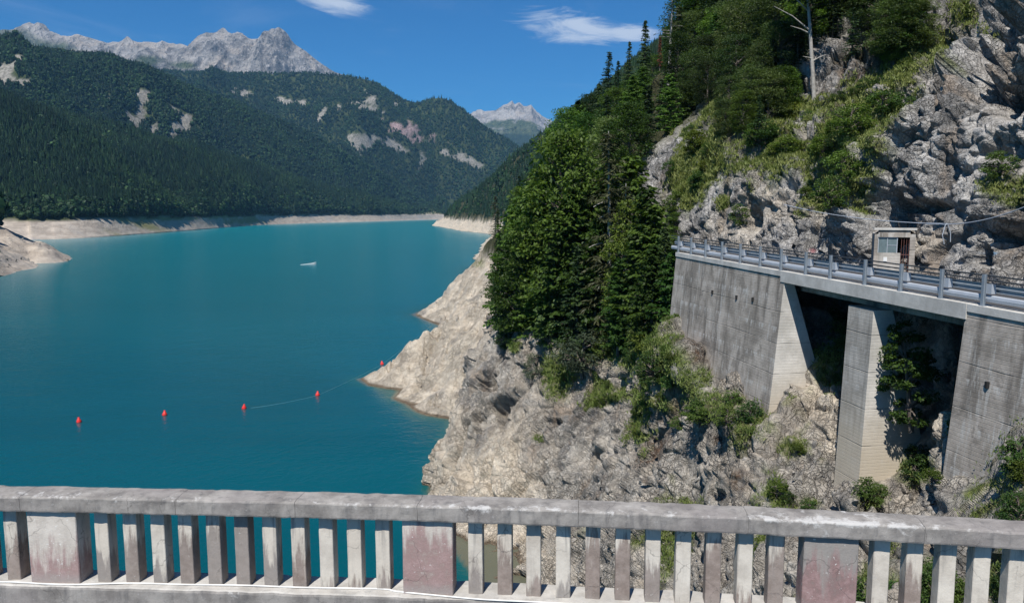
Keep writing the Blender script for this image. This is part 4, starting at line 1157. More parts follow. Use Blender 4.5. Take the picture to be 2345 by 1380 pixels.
# dense wood on the upper slope: individuals set on the ground there
grp = 'trees of the wood above the road'
n_ = 0
keys = ['pine0', 'pine1', 'pine2', 'beech0', 'spruce0', 'pine1', 'beech2', 'spruce2', 'fir0']
spots = [(1585, 250), (1620, 225), (1660, 300), (1700, 290), (1735, 320), (1760, 270), (1800, 235), (1825, 190), (1640, 160), (1690, 200), (1745, 190), (1590, 130), (1640, 60), (1710, 110), (1775, 110), (1800, 60), (1850, 110), (1905, 80), (1950, 120), (2000, 60), (1930, 30), (2060, 20), (1720, 30), (1600, 30),
         (1575, 60), (1880, 20), (2010, 10), (1670, 250), (1720, 250), (1780, 170), (1560, 110), (2090, 30), (1980, 20), (1840, 40), (1645, 110)]
lab = ['grey green pine with layered boughs in the wood above the road', 'leafy dark tree in the wood above the road']
for q_ in range(34):
    x_ = random.uniform(1560, 2130); y_ = random.uniform(0, 300 if x_ < 1850 else 130)
    if not (1860 < x_ < 1990 and y_ > 110): spots.append((x_, y_))
for k_, (a, b) in enumerate(spots):
    p_ = at_px(a, b, (45, 118), R2); key = keys[k_ % len(keys)]
    if (a, b) in ((1905, 80), (1950, 120)): key = 'spruce2'
    hpx = random.uniform(95, 150) * (1.1 if b < 150 else .9); h = hpx * p_[1] / F
    cm, tm, cat, name = TREES[key]
    lb = {'pine_tree': 'grey green pine with layered boughs in the wood above the road', 'beech_tree': 'dense leafy green tree in the wood above the road', 'spruce_tree': 'dark spruce in the wood above the road', 'leafy_tree': 'layered green tree in the wood above the road'}[name]
    tree(key, p_ - np.array([0, 0, .6]), h * 1.05, lb, grp + ', ' + name.replace('_', ' ') + 's', 1.15)
# slope between clump and wood, and the upper ridge filled with individuals
okm = (RS[..., 2] > 18) * (RS[..., 1] < 300) * (RS[..., 0] > -6) * (RS[..., 2] < 110)
pts, i, j = sample(RS, 240, okm)
for p_ in pts:
    X_, Y_ = proj(p_)
    if 1500 < X_ < 1700 and 260 < Y_ < 600: continue
    key = random.choice(['spruce0', 'spruce1', 'spruce2', 'fir0', 'fir1', 'beech0', 'beech1', 'beech2', 'larch0'])
    cm, tm, cat, name = TREES[key]
    lb = {'beech_tree': 'leafy green tree on the steep wooded ridge behind the clump', 'spruce_tree': 'dark spruce on the steep wooded ridge behind the clump', 'leafy_tree': 'layered green tree on the steep wooded ridge behind the clump', 'larch_tree': 'thin brownish larch on the steep wooded ridge behind the clump'}[name]
    tree(key, p_ - np.array([0, 0, .5]), random.uniform(8, 14), lb, 'ridge ' + name.replace('_', ' ') + 's', 1.1)
far2m = (R2[..., 1] > 84) & (R2[..., 2] > 28) | (R2[..., 2] > 58)
pts, i, j = sample(R2, 170, far2m * (60 / R2[..., 1]) * ((R2[..., 1] < 84) | (px2 < 1640)))
for p_ in pts:
    key = random.choice(['spruce0', 'spruce1', 'pine0', 'pine2', 'beech1', 'beech2', 'fir1'])
    cm, tm, cat, name = TREES[key]
    lb = {'pine_tree': 'grey green pine high in the wood above the cliff', 'beech_tree': 'dense leafy tree high in the wood above the cliff', 'spruce_tree': 'dark spruce high in the wood above the cliff', 'leafy_tree': 'layered green tree high in the wood above the cliff'}[name]
    tree(key, p_ - np.array([0, 0, .5]), random.uniform(7, 12), lb, 'high wood ' + name.replace('_', ' ') + 's', 1.15)

# tall pale trunk in the clearing, with dead stubs
bp = at_px(1866, 222, (45, 80), R2); tY = bp[1]
top_ = P(1843, -120, tY)
tt = np.linspace(0, 1, 9)[:, None]; line = bp * (1 - tt) + top_ * tt; line[0, 2] -= .5
tv = tube(line - bp, np.linspace(.18, .08, 9), 9)
stubs = []
for f, dx, dz in ((.28, 1.0, .5), (.30, -.9, .1), (.48, -3.2, 1.8), (.46, -1.8, .5), (.60, -2.2, 1.4), (.75, 1.5, .8)):
    s0 = (line[0] + (line[-1] - line[0]) * f) - bp; stubs.append(tube(np.array([s0, s0 + np.array([dx * .5, -.3, dz * .6]), s0 + np.array([dx, -.5, dz])]), [.07, .05, .02], 5))
t = thing('pine_tree', 'tall pale bare-trunked pine standing at the edge of the grassy clearing', 'tree', tuple(bp))
V, Q = join([tv] + stubs); obj('trunk', mesh('tall_trunk', V, quads=Q, mats=[M['palebark']], smooth=True), t)
(V, Q), _ = broad(99, 8, 2.6, 5000, (.42, .11), .1, 40); obj('crown', mesh('tall_crown', V + np.array((top_ - bp)) - np.array([0, 0, 5.2]), quads=Q, mats=[M['pine']]), t)

RSF = np.concatenate([R2.reshape(-1, 3), RS.reshape(-1, 3)])
for a in [
    ('fir0', 1400, 450, 270, 'green layered tree standing behind the top of the tall larch'), ('beech1', 1440, 400, 230, 'round leafy tree right above the tall larch'),
    ('spruce0', 1385, 400, 215, 'dark spruce left of the round leafy tree above the larch'), ('spruce1', 1480, 345, 190, 'dark spruce above the bare grey rock face'),
    ('fir1', 1530, 300, 165, 'light green tree at the upper right of the bare grey rock face'), ('beech2', 1350, 410, 250, 'leafy tree behind the tallest tree of the clump'),
    ('larch0', 1452, 560, 400, 'slender grey larch against the bare rock face'), ('spruce2', 1425, 500, 345, 'dark spruce squeezed between larch and bare rock face'),
    ('fir0', 1320, 430, 290, 'small green tree peeping over the clump'), ('yellow1', 1500, 560, 455, 'yellow green tree at the foot of the bare rock face'),
    ('fir1', 1280, 430, 300, 'pale tree beyond the left half of the clump'), ('beech0', 1545, 560, 470, 'leafy tree behind the first posts of the guardrail'),
    ('spruce0', 1560, 250, 130, 'dark spruce left of the white rock patch in the wood'), ('fir0', 1470, 270, 150, 'green tree between two dark spruces on the ridge'),
]:
    p_ = at_px(a[1], a[2], (66, 240), RSF); h = (a[2] - a[3]) * p_[1] / F
    tree(a[0], p_ - np.array([0, 0, .5]), h, a[4], 'trees in the clump on the rock shoulder', 1.1)

# bushes
BK = {}
for i in range(3):
    (V, Q), (tv, tq) = broad(120 + i, 2.0, 1.15, 2600, (.15, .085), .02, 34); BK['bush%d' % i] = (mesh('bush_leaves', V, quads=Q, mats=[M['bush']]), mesh('bush_stems', tv, quads=tq, mats=[M['bark']]))
(V, Q), (tv, tq) = broad(130, 2.0, 1.25, 3200, (.16, .05), .02, 36); BK['grey0'] = (mesh('willow_leaves', V, quads=Q, mats=[M['greybush']]), mesh('willow_stems', tv, quads=tq, mats=[M['bark']]))
(V, Q), (tv, tq) = broad(131, 2.0, 1.15, 2600, (.15, .085), .02, 34); BK['yel0'] = (mesh('bush_leaves', V, quads=Q, mats=[M['yellowgreen']]), mesh('bush_stems', tv, quads=tq, mats=[M['bark']]))


def bush(key, loc, h, label, group=None, wid=1.0):
    t = thing('bush', label, 'bush', tuple(float(v) for v in loc), group, (random.uniform(-.15, .15), random.uniform(-.15, .15), random.uniform(0, 6.28)))
    t.scale = (h / 2 * wid, h / 2 * wid, h / 2); obj('foliage', BK[key][0], t); obj('stem', BK[key][1], t)


for key, px, py, hp, wd_, lb in [
    ('grey0', 1330, 830, 95, 1.25, 'large grey green willow bush below the clump of trees'), ('grey0', 1222, 850, 55, 1.0, 'small grey green bush left of the big willow bush'),
    ('bush1', 1255, 780, 60, 1.2, 'dark green bush on the rim above the white rocks'), ('bush0', 1500, 860, 70, 1.2, 'dark green bush left of the foot of the retaining wall'),
    ('bush2', 1540, 880, 60, 1.1, 'green bush against the lower left of the retaining wall'), ('yel0', 1470, 800, 50, 1.2, 'yellow green bush among the white rocks'),
    ('bush0', 1600, 960, 65, 1.5, 'dark green bush spreading along the foot of the retaining wall'), ('bush1', 1670, 965, 60, 1.3, 'dark bush at the lower right of the retaining wall'),
    ('bush2', 1555, 975, 45, 1.3, 'low bush left of the dark bushes at the foot of the wall'), ('yel0', 1510, 915, 32, 1.1, 'little yellow green bush on the grey slope'),
    ('bush1', 1695, 508, 45, .9, 'small dark bush growing on the rock above the guardrail'), ('bush0', 1900, 470, 75, 1.0, 'bushy green shrub in the grassy gully above the road'),
    ('bush2', 1925, 400, 70, 1.1, 'green shrub in the upper part of the grassy gully'), ('yel0', 1890, 350, 50, 1.2, 'yellow green shrub at the head of the grassy gully'),
    ('bush1', 1945, 300, 70, 1.2, 'dark shrub on the slope right of the clearing'), ('yel0', 1800, 345, 40, 1.5, 'yellow green shrub on the rounded grass cushion'),
    ('bush0', 2095, 1095, 70, .9, 'bush growing between the pier and the right abutment'), ('yel0', 2135, 1100, 35, 1.2, 'light green tuft beside the right abutment'),
    ('bush2', 2330, 1075, 95, .9, 'bush hanging over the abutment at the right edge'), ('bush1', 2335, 1190, 80, 1.1, 'dark bush low at the right edge above the coping'),
    ('yel0', 2300, 1190, 30, 1.3, 'low yellow green bush right above the coping'), ('bush0', 1850, 1165, 30, 1.2, 'round green bush in the rocks just above the coping'),
    ('yel0', 1820, 1035, 28, 1.2, 'small olive bush on the rocks left of the pier'), ('bush1', 1155, 790, 40, 1.0, 'dark bush at the top corner of the rock face'),
    ('bush1', 2140, 1370, 120, .7, 'green bush seen through the balusters right of the stained pillar'), ('bush0', 2300, 1370, 120, .6, 'green bush seen through the rightmost balusters'),
    ('bush0', 1600, 420, 40, 1.2, 'green shrub on the grassy rock left of the gully'), ('yel0', 1590, 345, 55, 1.1, 'yellow green shrub high on the grassy rock'),
    ('bush2', 1545, 480, 50, 1.0, 'leafy shrub beside the left end of the guardrail'), ('bush0', 1380, 810, 45, 1.2, 'green bush right of the big willow bush'),
    ('bush2', 2020, 250, 50, 1.3, 'shrub on the green strip beside the big cliff'), ('bush0', 1740, 330, 60, 1.2, 'dark shrub under the layered pines'),
    ('bush1', 1300, 760, 50, 1.6, 'dark undergrowth bush under the tallest leafy tree'), ('bush1', 1380, 760, 50, 1.6, 'dark undergrowth bush under the brownish larch'), ('bush0', 1200, 745, 40, 1.4, 'undergrowth bush at the left of the clump foot'),
]:
    if 1500 < px < 1700 and 850 < py < 1000: hp *= .72
    p_ = at_px(px, py, None, R1 if py > 620 or (px < 1550 and py > 700) else R2); h = hp * p_[1] / F
    bush(key, p_ - np.array([0, 0, h * .15]), h, lb, None, wd_)
# small shrubs scattered where the slope is green
pts, i, j = sample(R2, 60, np.clip(grass2 - .5, 0, 1) * (R2[..., 1] < 80))
for p_ in pts: bush(random.choice(['bush0', 'bush1', 'yel0']), p_ - np.array([0, 0, .15]), random.uniform(.6, 1.5), 'small shrub on the grassy slope above the road', 'shrubs on the slope above the road', 1.2)
pts, i, j = sample(R1, 80, np.clip(grass1 - .5, 0, 1) * 1.0)
for p_ in pts: bush(random.choice(['bush0', 'bush2', 'yel0']), p_ - np.array([0, 0, .12]), random.uniform(.5, 1.2), 'small shrub on the rocky slope below the road', 'shrubs on the slope below the road', 1.2)

# the tree growing out between pier and abutment
bp = P(2085, 965, 33.2); (V, Q), (tv, tq) = broad(141, 4.7, 1.2, 5600, (.16, .09), .0, 42)
t = thing('tree', 'leafy dark tree hanging out of the shadow between pier and right abutment', 'tree', tuple(bp), rot=(0, -.14, 0))
obj('crown', mesh('gap_tree_crown', V, quads=Q, mats=[M['beech']]), t); obj('trunk', mesh('gap_tree_trunk', tv, quads=tq, mats=[M['bark']]), t)


# grass tufts
def tufts(Gd, mask, n, h, name):
    pts, i, j = sample(Gd, n, np.clip(mask - .35, 0, 1)); r = RNG
    sc = np.clip(pts[:, 1] / 45, .6, 1.6)
    K = 7; c = np.repeat(pts, K, 0) + r.normal(size=(n * K, 3)) * np.array([.16, .16, .03]); hh = h * r.uniform(.5, 1.3, n * K) * np.repeat(sc, K)
    d = r.normal(size=(n * K, 3)) * .45; d[:, 2] = 1; s = np.cross(d, r.normal(size=(n * K, 3))); s /= np.linalg.norm(s, axis=1, keepdims=True)
    wv = .035 * np.repeat(sc, K)[:, None]
    V = np.stack([c - s * wv, c + s * wv, c + d * hh[:, None]], 1).reshape(-1, 3)
    obj(name, mesh(name, V, tris=np.arange(3 * n * K).reshape(-1, 3), mats=[M['grass']]), kind='stuff')


tufts(R2, grass2 * (R2[..., 1] < 90), 17000, .20, 'grass')
tufts(R1, grass1, 9000, .20, 'grass')

# loose stones lying on the lower slope: each a part of the rock face
SM = []
for i in range(6):
    r = np.random.default_rng(500 + i)
    th = np.arange(6) * np.pi / 3 + r.uniform(-.3, .3, 6)
    lo = np.stack([np.cos(th), np.sin(th) * .7, r.uniform(-.35, -.1, 6)], 1) * r.uniform(.8, 1.1, (6, 1)); hi = np.stack([np.cos(th + .2) * .7, np.sin(th + .2) * .5, r.uniform(.25, .5, 6)], 1)
    V = np.concatenate([lo, hi, [[0, 0, .55]], [[0, 0, -.4]]]); T = []
    for j in range(6):
        k_ = (j + 1) % 6; T += [(j, k_, 6 + k_), (j, 6 + k_, 6 + j), (6 + j, 6 + k_, 12), (k_, j, 13)]
    SM.append(mesh('stone', V * np.array([.5, .5, .5]), tris=T, mats=[M['stone']]))
for (px, py, L) in [(1478, 1100, 1.3), (1262, 1062, .9), (1385, 1040, .7), (1240, 985, .8), (2040, 1150, 1.2), (1955, 1150, 1.0), (2130, 1150, .9)]:
    p_ = at_px(px, py, None, R1); o = obj('stone', SM[random.randrange(6)], rock_face, p_, label='pale stone slab lying loose on the grey slope'); o.scale = (L, L * .45, L * .4); o.rotation_euler = (random.uniform(-.5, .5), random.uniform(.2, .9), random.uniform(0, 6.28))
pts, i, j = sample(R1, 230, ((py1 > 860) & (px1 > 1150) & (px1 < 2330) & (grass1 < .3)) * (45 / R1[..., 1]) ** 1.0)
for p_ in pts:
    o = obj('stone', SM[random.randrange(6)], rock_face, p_); L = random.uniform(.25, .75); o.scale = (L, L * random.uniform(.5, .9), L * random.uniform(.4, .8)); o.rotation_euler = tuple(random.uniform(0, 6.28) for _ in range(3))

for Gd_, own, n_st, wgt in ((RS, bank_r, 110, (RSd > .5) * (RS[..., 1] < 240) * (RS[..., 2] < 16)), (LP, left_pt, 90, (LP[..., 2] > .5) * (LP[..., 2] < 19) * (LP[..., 1] < 480))):
    pts, i, j = sample(Gd_, n_st, wgt * 1.0)
    for p_ in pts:
        L = random.uniform(.4, 1.3) * (1.0 if Gd_ is RS else 3.0)
        o = obj('stone', SM[random.randrange(6)], own, p_); o.scale = (L, L * random.uniform(.5, .9), L * random.uniform(.4, .8)); o.rotation_euler = tuple(random.uniform(0, 6.28) for _ in range(3))

# ------------------------------------------------------------------ road, viaduct, guardrail
def road_strip(t0, t1, w0, w1, dz0, dz1, n=24):
    ts = np.linspace(t0, t1, n); V = []
    for t in ts:
        for w_, dz in ((w0, dz0), (w1, dz0), (w1, dz1), (w0, dz1)): V.append(RL(t, w_, RZ(t) + dz))
    Q = []
    for i in range(n - 1):
        for j in range(4): k_ = (j + 1) % 4; Q.append((i * 4 + j, i * 4 + k_, i * 4 + 4 + k_, i * 4 + 4 + j))
    Q.append((0, 1, 2, 3)); Q.append((n * 4 - 4, n * 4 - 1, n * 4 - 2, n * 4 - 3))
    return np.array(V), np.array(Q)


V, Q = road_strip(8, 56, .55, 7.4, -.35, .0, 40); obj('road', mesh('road', V, quads=Q, mats=[M['asphalt']]), kind='structure')
V, Q = road_strip(10, 55.6, .62, .74, .004, .008, 40); obj('road_marking', mesh('road_marking', V, quads=Q, mats=[M['whitepaint']]), kind='structure')


def vwall(t0, t1, w_face, w_back, ztop_off, zb, batter, n=14, nz=10, wedge=None):
    """battered wall: face leans out downwards"""
    ts = np.linspace(t0, t1, n); V = []
    for t in ts:
        zt = RZ(t) + ztop_off
        for z_ in np.linspace(0, 1, nz):
            zz = zb + (zt - zb) * z_; V.append(RL(t, w_face - batter * (zt - zz), zz))
        V.append(RL(t, w_back, zt)); V.append(RL(t, w_back, zb))
    V = np.array(V); m = nz + 2; Q = []
    if wedge:
        V = V.reshape(n, m, 3)
        for i, t in enumerate(ts):
            zt = RZ(t) + ztop_off; V[i, nz] = RL(t, wedge[0], zt); V[i, nz + 1] = RL(t, wedge[0] + (zt - zb) / wedge[1], zb)
        V = V.reshape(-1, 3)
    for i in range(n - 1):
        for j in range(m): k_ = (j + 1) % m; Q.append((i * m + j, (i + 1) * m + j, (i + 1) * m + k_, i * m + k_))
    Tr = []
    for b_ in (0, (n - 1) * m):
        for j in range(nz - 1): Tr.append((b_ + j, b_ + j + 1, b_ + nz))
        Tr.append((b_, b_ + nz, b_ + nz + 1))
    return V, np.array(Q), np.array(Tr)


via = thing('viaduct', 'grey concrete road viaduct with one pier standing on the rocky slope', 'viaduct', (14.8, 41, 18))
via_loc = np.array(via.location)


def vpart(name, V, Q, T, mt, label=None):
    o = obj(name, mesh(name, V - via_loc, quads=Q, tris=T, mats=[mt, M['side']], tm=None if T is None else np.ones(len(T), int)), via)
    if label: o['label'] = label
    return o


V, Q, T = vwall(41.0, 55.2, -.12, .5, -.22, 14.5, .085); vpart('retaining_wall', V, Q, T, M['wall'], 'long stained retaining wall left of the openings')
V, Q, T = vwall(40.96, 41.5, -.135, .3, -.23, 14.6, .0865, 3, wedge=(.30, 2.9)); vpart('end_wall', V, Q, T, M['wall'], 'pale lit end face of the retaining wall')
V, Q, T = vwall(33.9, 35.65, -.02, 1, -1.0, 13.5, .035, 6, wedge=(.95, 3.2)); vpart('pier', V, Q, T, M['pier'])
V, Q, T = vwall(8, 28.6, -.12, .9, -.22, 12.0, .085); vpart('abutment', V, Q, T, M['wall'], 'tall grey right abutment with horizontal joints')
V, Q, T = vwall(27.3, 30.4, -1.15, 4.0, -9.0, 11.5, .02, 4, 4); vpart('footing', V, Q, T, M['wall'])
# coping strip on the walls and deck edge beam
V, Q = road_strip(8, 28.5, -.18, .55, -.22, .06, 14); vpart('wall_coping', V, Q, None, M['deckc'])
V, Q = road_strip(41.3, 55.2, -.18, .55, -.22, .06, 20); vpart('wall_coping', V, Q, None, M['deckc'])
V, Q = road_strip(28.52, 41.28, -.20, .55, -.52, .065, 12); vpart('deck_edge_beam', V, Q, None, M['deckc'])
V, Q = road_strip(28.55, 41.2, .56, 6.5, -.72, -.36, 12); vpart('deck_slab', V, Q, None, M['wall'])
for w_ in (.9, 2.9, 4.9):
    V, Q = road_strip(28.6, 41.0, w_, w_ + .45, -1.0, -.725, 8); vpart('girder', V, Q, None, M['wall'])
# drainage pipe stub and hole in the retaining wall
for (px, py, Yq) in ((1634, 668, 48.9), (1720, 685, 0), (1683, 680, 0), (2275, 880, 0)):
    u_ = (px - 1172.5) / F
    if not Yq: Yq = (22.9 - .5) / (u_ + .198)
    q_ = P(px, py, Yq); tq_ = q_[1]; zt = RZ(tq_) - .22
    c_ = RL(tq_ + .1, -.12 - .085 * (zt - q_[2]) - .04, q_[2]) - via_loc
    V, Q = boxmesh(-.05, .06, -.07, .07, -.14, .10); obj('drain_hole', mesh('drain_hole', V, quads=Q, mats=[M['darkhole']]), via, c_)

gr = thing('guardrail', 'galvanised steel guardrail running along the outer edge of the cliff road', 'guardrail', tuple(RL(28, 0, RZ(28))))
gl = np.array(gr.location); ang = math.atan2(-NB[0] * 0 + NB[1], NB[0])
pm = join([boxmesh(-.06, .06, -.055, -.045, 0, 1.16), boxmesh(-.06, .06, .045, .055, 0, 1.16), boxmesh(-.008, .008, -.045, .045, 0, 1.16)])
# H-section turned so that its broad flange faces outwards
pm = join([boxmesh(-.055, -.045, -.06, .06, 0, 1.16), boxmesh(.045, .055, -.06, .06, 0, 1.16), boxmesh(-.045, .045, -.008, .008, 0, 1.16), boxmesh(-.09, .09, -.11, .11, 0, .015)])
postm = mesh('post', pm[0], quads=pm[1], mats=[M['galv']])
sv = np.array([(.056, -.02, .46), (.056, -.02, .82), (.30, -.02, .80), (.36, -.02, .46), (.056, -.30, .46), (.056, -.30, .82), (.22, -.30, .80), (.28, -.30, .46)])
spm = mesh('spacer', sv, quads=[(0, 1, 2, 3), (7, 6, 5, 4), (0, 4, 5, 1), (1, 5, 6, 2), (2, 6, 7, 3), (3, 7, 4, 0)], mats=[M['galv_light']])
posts = []
for px in (2258, 2160, 2066, 1983, 1903, 1846, 1789, 1741, 1695, 1653, 1615, 1582, 1553):
    posts.append(22.9 / ((px - 1172.5) / F + .198))
posts = [28.05 - 2.18 * k_ for k_ in range(7, 0, -1)] + posts + [posts[-1] + 2.27 * k_ for k_ in range(1, 1)]
for t in posts:
    loc = RL(t, 0, RZ(t) + .064) - gl
    o = obj('post', postm, gr, loc); o.rotation_euler[2] = ang
    s_ = obj('spacer', spm, gr, loc); s_.rotation_euler[2] = ang


def rail(name, w_, zc, prof, mt, t0=13, t1=56.6):
    ts = np.linspace(t0, t1, 50); k_ = len(prof); V = []
    for t in ts:
        for (a, b) in prof: V.append(RL(t, w_ + a, RZ(t) + .064 + zc + b) - gl)
    Q = [(i * k_ + j, i * k_ + (j + 1) % k_, (i + 1) * k_ + (j + 1) % k_, (i + 1) * k_ + j) for i in range(49) for j in range(k_)]
    obj(name, mesh(name, np.array(V), quads=Q, mats=[mt], smooth=False), gr)


wave = [(.0, -.16), (.05, -.13), (.05, -.05), (0, -.02), (0, .02), (.05, .05), (.05, .13), (0, .16)]
wprof = [(a, b) for a, b in wave] + [(a + .012, b) for a, b in wave[::-1]]
oct_ = [(.03 * math.cos(i * math.pi / 4), .03 * math.sin(i * math.pi / 4)) for i in range(8)]
rail('top_rail', 0.085, 1.12, oct_, M['darksteel'])
rail('handrail', 0.085, .95, oct_, M['darksteel'])
rail('crash_beam', .32, .64, wprof, M['galv'])
big = [(.0, -.13), (-.05, -.10), (-.07, 0), (-.05, .10), (0, .13), (.06, .13), (.06, -.13)]
rail('lower_beam', .15, .27, big, M['galv_light'])

# hut in the rock
hp = RL(39.6, 5.35, RZ(39.6)); hp[2] -= .05
hut = thing('hut', 'small concrete guard hut with arched roof built into the cliff by the road', 'hut', tuple(hp), rot=(0, 0, math.radians(-22)))
prof = [(-.98, 0), (-.98, 2.15), (-.75, 2.32), (-.3, 2.42), (.3, 2.42), (.75, 2.32), (.98, 2.15), (.98, 0)]


def shell():
    V = []; n = len(prof)
    for y_ in (0, 2.2):
        for a, b in prof: V.append((a, y_, b))
    Q = [(j, j + 1, n + j + 1, n + j) for j in range(n - 1)]
    return np.array(V, float), np.array(Q)


V, Q = shell(); parts = [(V, Q), boxmesh(-.98, -.80, -.02, .2, 0, 2.15), boxmesh(.72, .98, -.02, .2, 0, 2.15), boxmesh(-.80, .72, -.02, .2, 1.98, 2.36), boxmesh(-.97, .97, 2.0, 2.19, 0, 2.3)]
V, Q = join(parts); obj('wall', mesh('hut_wall', V, quads=Q, mats=[M['wall']]), hut)
V, Q = boxmesh(-1.02, 1.02, -.10, .3, 2.36, 2.47); obj('roof', mesh('hut_roof', V, quads=Q, mats=[M['deckc']]), hut)
V, Q = boxmesh(-.80, .30, .02, .10, 0, 1.15); obj('panel', mesh('hut_panel', V, quads=Q, mats=[M['pier']]), hut)
V, Q = boxmesh(-.50, -.32, -.004, .018, .70, .92); obj('plate', mesh('hut_plate', V, quads=Q, mats=[M['whitepaint']]), hut)
wf = [boxmesh(-.80, -.76, .03, .09, 1.15, 1.98), boxmesh(.10, .14, .03, .09, 1.15, 1.98), boxmesh(-.36, -.33, .03, .09, 1.15, 1.98), boxmesh(-.76, .10, .03, .09, 1.94, 1.98), boxmesh(-.33, .10, .035, .085, 1.53, 1.56)]
V, Q = join(wf); wfo = obj('window', mesh('hut_window_frame', V, quads=Q, mats=[M['galv_light']]), hut)
for (a, b, c, d_) in ((-.755, -.365, 1.155, 1.935), (-.325, .095, 1.155, 1.525), (-.325, .095, 1.565, 1.935)):
    V, Q = boxmesh(a, b, .055, .065, c, d_); obj('pane', mesh('hut_pane', V, quads=Q, mats=[M['glass']]), wfo)
gate = obj('gate', mesh('hut_gate', *join([boxmesh(.30, .72, .05, .07, 1.05, 1.08), boxmesh(.30, .72, .05, .07, .05, .08)]), mats=[M['redsteel']]), hut)
barm = mesh('hut_bar', *boxmesh(-.008, .008, -.008, .008, 0, 1.95), mats=[M['redsteel']])
for x_ in (.33, .45, .57, .69): obj('bar', barm, gate, (x_, .06, .02))
V, Q = boxmesh(-.8, .72, 1.2, 1.3, 0, 2.1); obj('dark_backing', mesh('hut_back', V, quads=Q, mats=[M['darkhole']]), hut)  # added near-black sheet, painting in the shade inside the hut

# cable along the cliff
pA, pB, pC = P(1795, 468, 49), P(2168, 513, 34.5), P(2400, 450, 27)
pts = []
for a, b in ((pA, pB), (pB, pC)):
    for s_ in np.linspace(0, 1, 14): q_ = a * (1 - s_) + b * s_; q_[2] -= 4 * s_ * (1 - s_) * .25; pts.append(q_)
V, Q = tube(np.array(pts) - pB, .022, 5); cb = thing('cable', 'thin grey cable strung across the cliff above the road', 'cable', tuple(pB))
obj('wire', mesh('cliff_cable', V, quads=Q, mats=[M['galv_light']]), cb)
V, Q = join([boxmesh(-.05, .05, -.02, 1.6, -.04, .04), tube(np.array([(-.05, 0, 0), (-.16, 0, -.5), (-.05, 0, -.9)]), .02, 5), tube(np.array([(.05, 0, 0), (.2, 0, -.4), (.22, 0, -.8)]), .02, 5)]); obj('bracket', mesh('cable_bracket', V, quads=Q, mats=[M['galv_light']]), cb)

# ------------------------------------------------------------------ buoys, rope, float
def lathe(prof, n=12):
    V = []; Q = []
    for r_, z_ in prof:
        for i in range(n): V.append((r_ * math.cos(2 * math.pi * i / n), r_ * math.sin(2 * math.pi * i / n), z_))
    for i in range(len(prof) - 1):
        for j in range(n): k_ = (j + 1) % n; Q.append((i * n + j, i * n + k_, (i + 1) * n + k_, (i + 1) * n + j))
    return np.array(V), np.array(Q)


bv = lathe([(.02, -.25), (.25, -.2), (.36, -.02), (.37, .1), (.30, .28), (.20, .45), (.12, .62), (.02, .66)])
bcap = lathe([(.13, .60), (.13, .74), (.01, .75)], 8)
bm = mesh('float_body', *bv, mats=[M['red']], smooth=True); bc = mesh('buoy_cap', *bcap, mats=[M['red']], smooth=True)
bpos = [(181, 966), (377, 950), (559, 935), (727, 905), (875, 834)]
blab = ['red buoy floating farthest left on the dark water', 'red buoy second from the left on the lake', 'red buoy in the middle of the row where the visible rope ends', 'red buoy on the rope short of the sandy tip', 'red buoy just behind the sandy tip of the promontory']
bw = []
for i, ((a, b), l_) in enumerate(zip(bpos, blab)):
    p_ = Pz(a, b); bw.append(p_); t = thing('buoy', l_, 'buoy', tuple(p_), 'red buoys strung across the lake', (random.uniform(-.12, .12), random.uniform(-.12, .12), 0))
    obj('float_body', bm, t); obj('cap', bc, t)
ends = [Pz(985, 748)] + bw[::-1][:3]
pts = []
for a, b in zip(ends[:-1], ends[1:]):
    for s_ in np.linspace(0, 1, 10, endpoint=False):
        q_ = a * (1 - s_) + b * s_; q_[1] += 4 * s_ * (1 - s_) * -1.2; q_[2] = .012; pts.append(q_)
V, Q = tube(np.array(pts), .022, 5)
ro = obj('rope', mesh('rope', V, quads=Q, mats=[M['rope']]), label='thin pale rope floating on the lake between the red buoys', category='rope')

p_ = Pz(707, 606); bt = thing('boat', 'long white flat boat drifting alone in the middle of the lake', 'boat', tuple(p_), rot=(0, 0, math.radians(24)))
st_ = [(-4.6, .15, .12), (-3.2, .6, .28), (-1, .95, .45), (1.5, 1.0, .75), (3.2, .8, 1.15), (4.2, .15, 1.45)]
V = []
for x_, hw, zt in st_:
    for y_, z_ in ((-hw, zt), (-hw * .8, -.1), (hw * .8, -.1), (hw, zt), (hw * .82, zt - .02), (hw * .7, .2), (-hw * .7, .2), (-hw * .82, zt - .02)): V.append((x_, y_, z_))
Q = [(i * 8 + j, i * 8 + (j + 1) % 8, i * 8 + 8 + (j + 1) % 8, i * 8 + 8 + j) for i in range(5) for j in range(8)] + [(40, 41, 42, 43), (43, 44, 47, 40), (44, 45, 46, 47)]
obj('hull', mesh('hull', np.array(V), quads=Q, mats=[M['whitepaint']]), bt)
seatm = mesh('seat', *boxmesh(-.2, .2, -.7, .7, .30, .36), mats=[M['galv_light']])
for x_ in (-1.2, .8, 2.6): obj('seat', seatm, bt, (x_, 0, 0))

# ------------------------------------------------------------------ dam crest and balustrade
ctl = [(-700, 1121), (-400, 1130), (0, 1139), (400, 1144), (680, 1150), (950, 1156), (1280, 1168), (1560, 1178), (1715, 1183), (2000, 1202), (2345, 1222), (2700, 1246), (3200, 1286)]
ZR = 27.0
cpx = np.array([c[0] for c in ctl], float); cpy = np.array([c[1] for c in ctl], float)
co = np.polyfit(cpx, cpy, 3); fpx = np.linspace(-700, 3200, 400); fpy = np.polyval(co, fpx)
CUR = np.array([Pz(a, b, ZR) for a, b in zip(fpx, fpy)])[:, :2]
TN = np.gradient(CUR, axis=0); TN /= np.linalg.norm(TN, axis=1, keepdims=True)
NM = np.stack([-TN[:, 1], TN[:, 0]], 1)            # away from the camera
ARC = np.concatenate([[0], np.cumsum(np.linalg.norm(np.diff(CUR, axis=0), axis=1))])


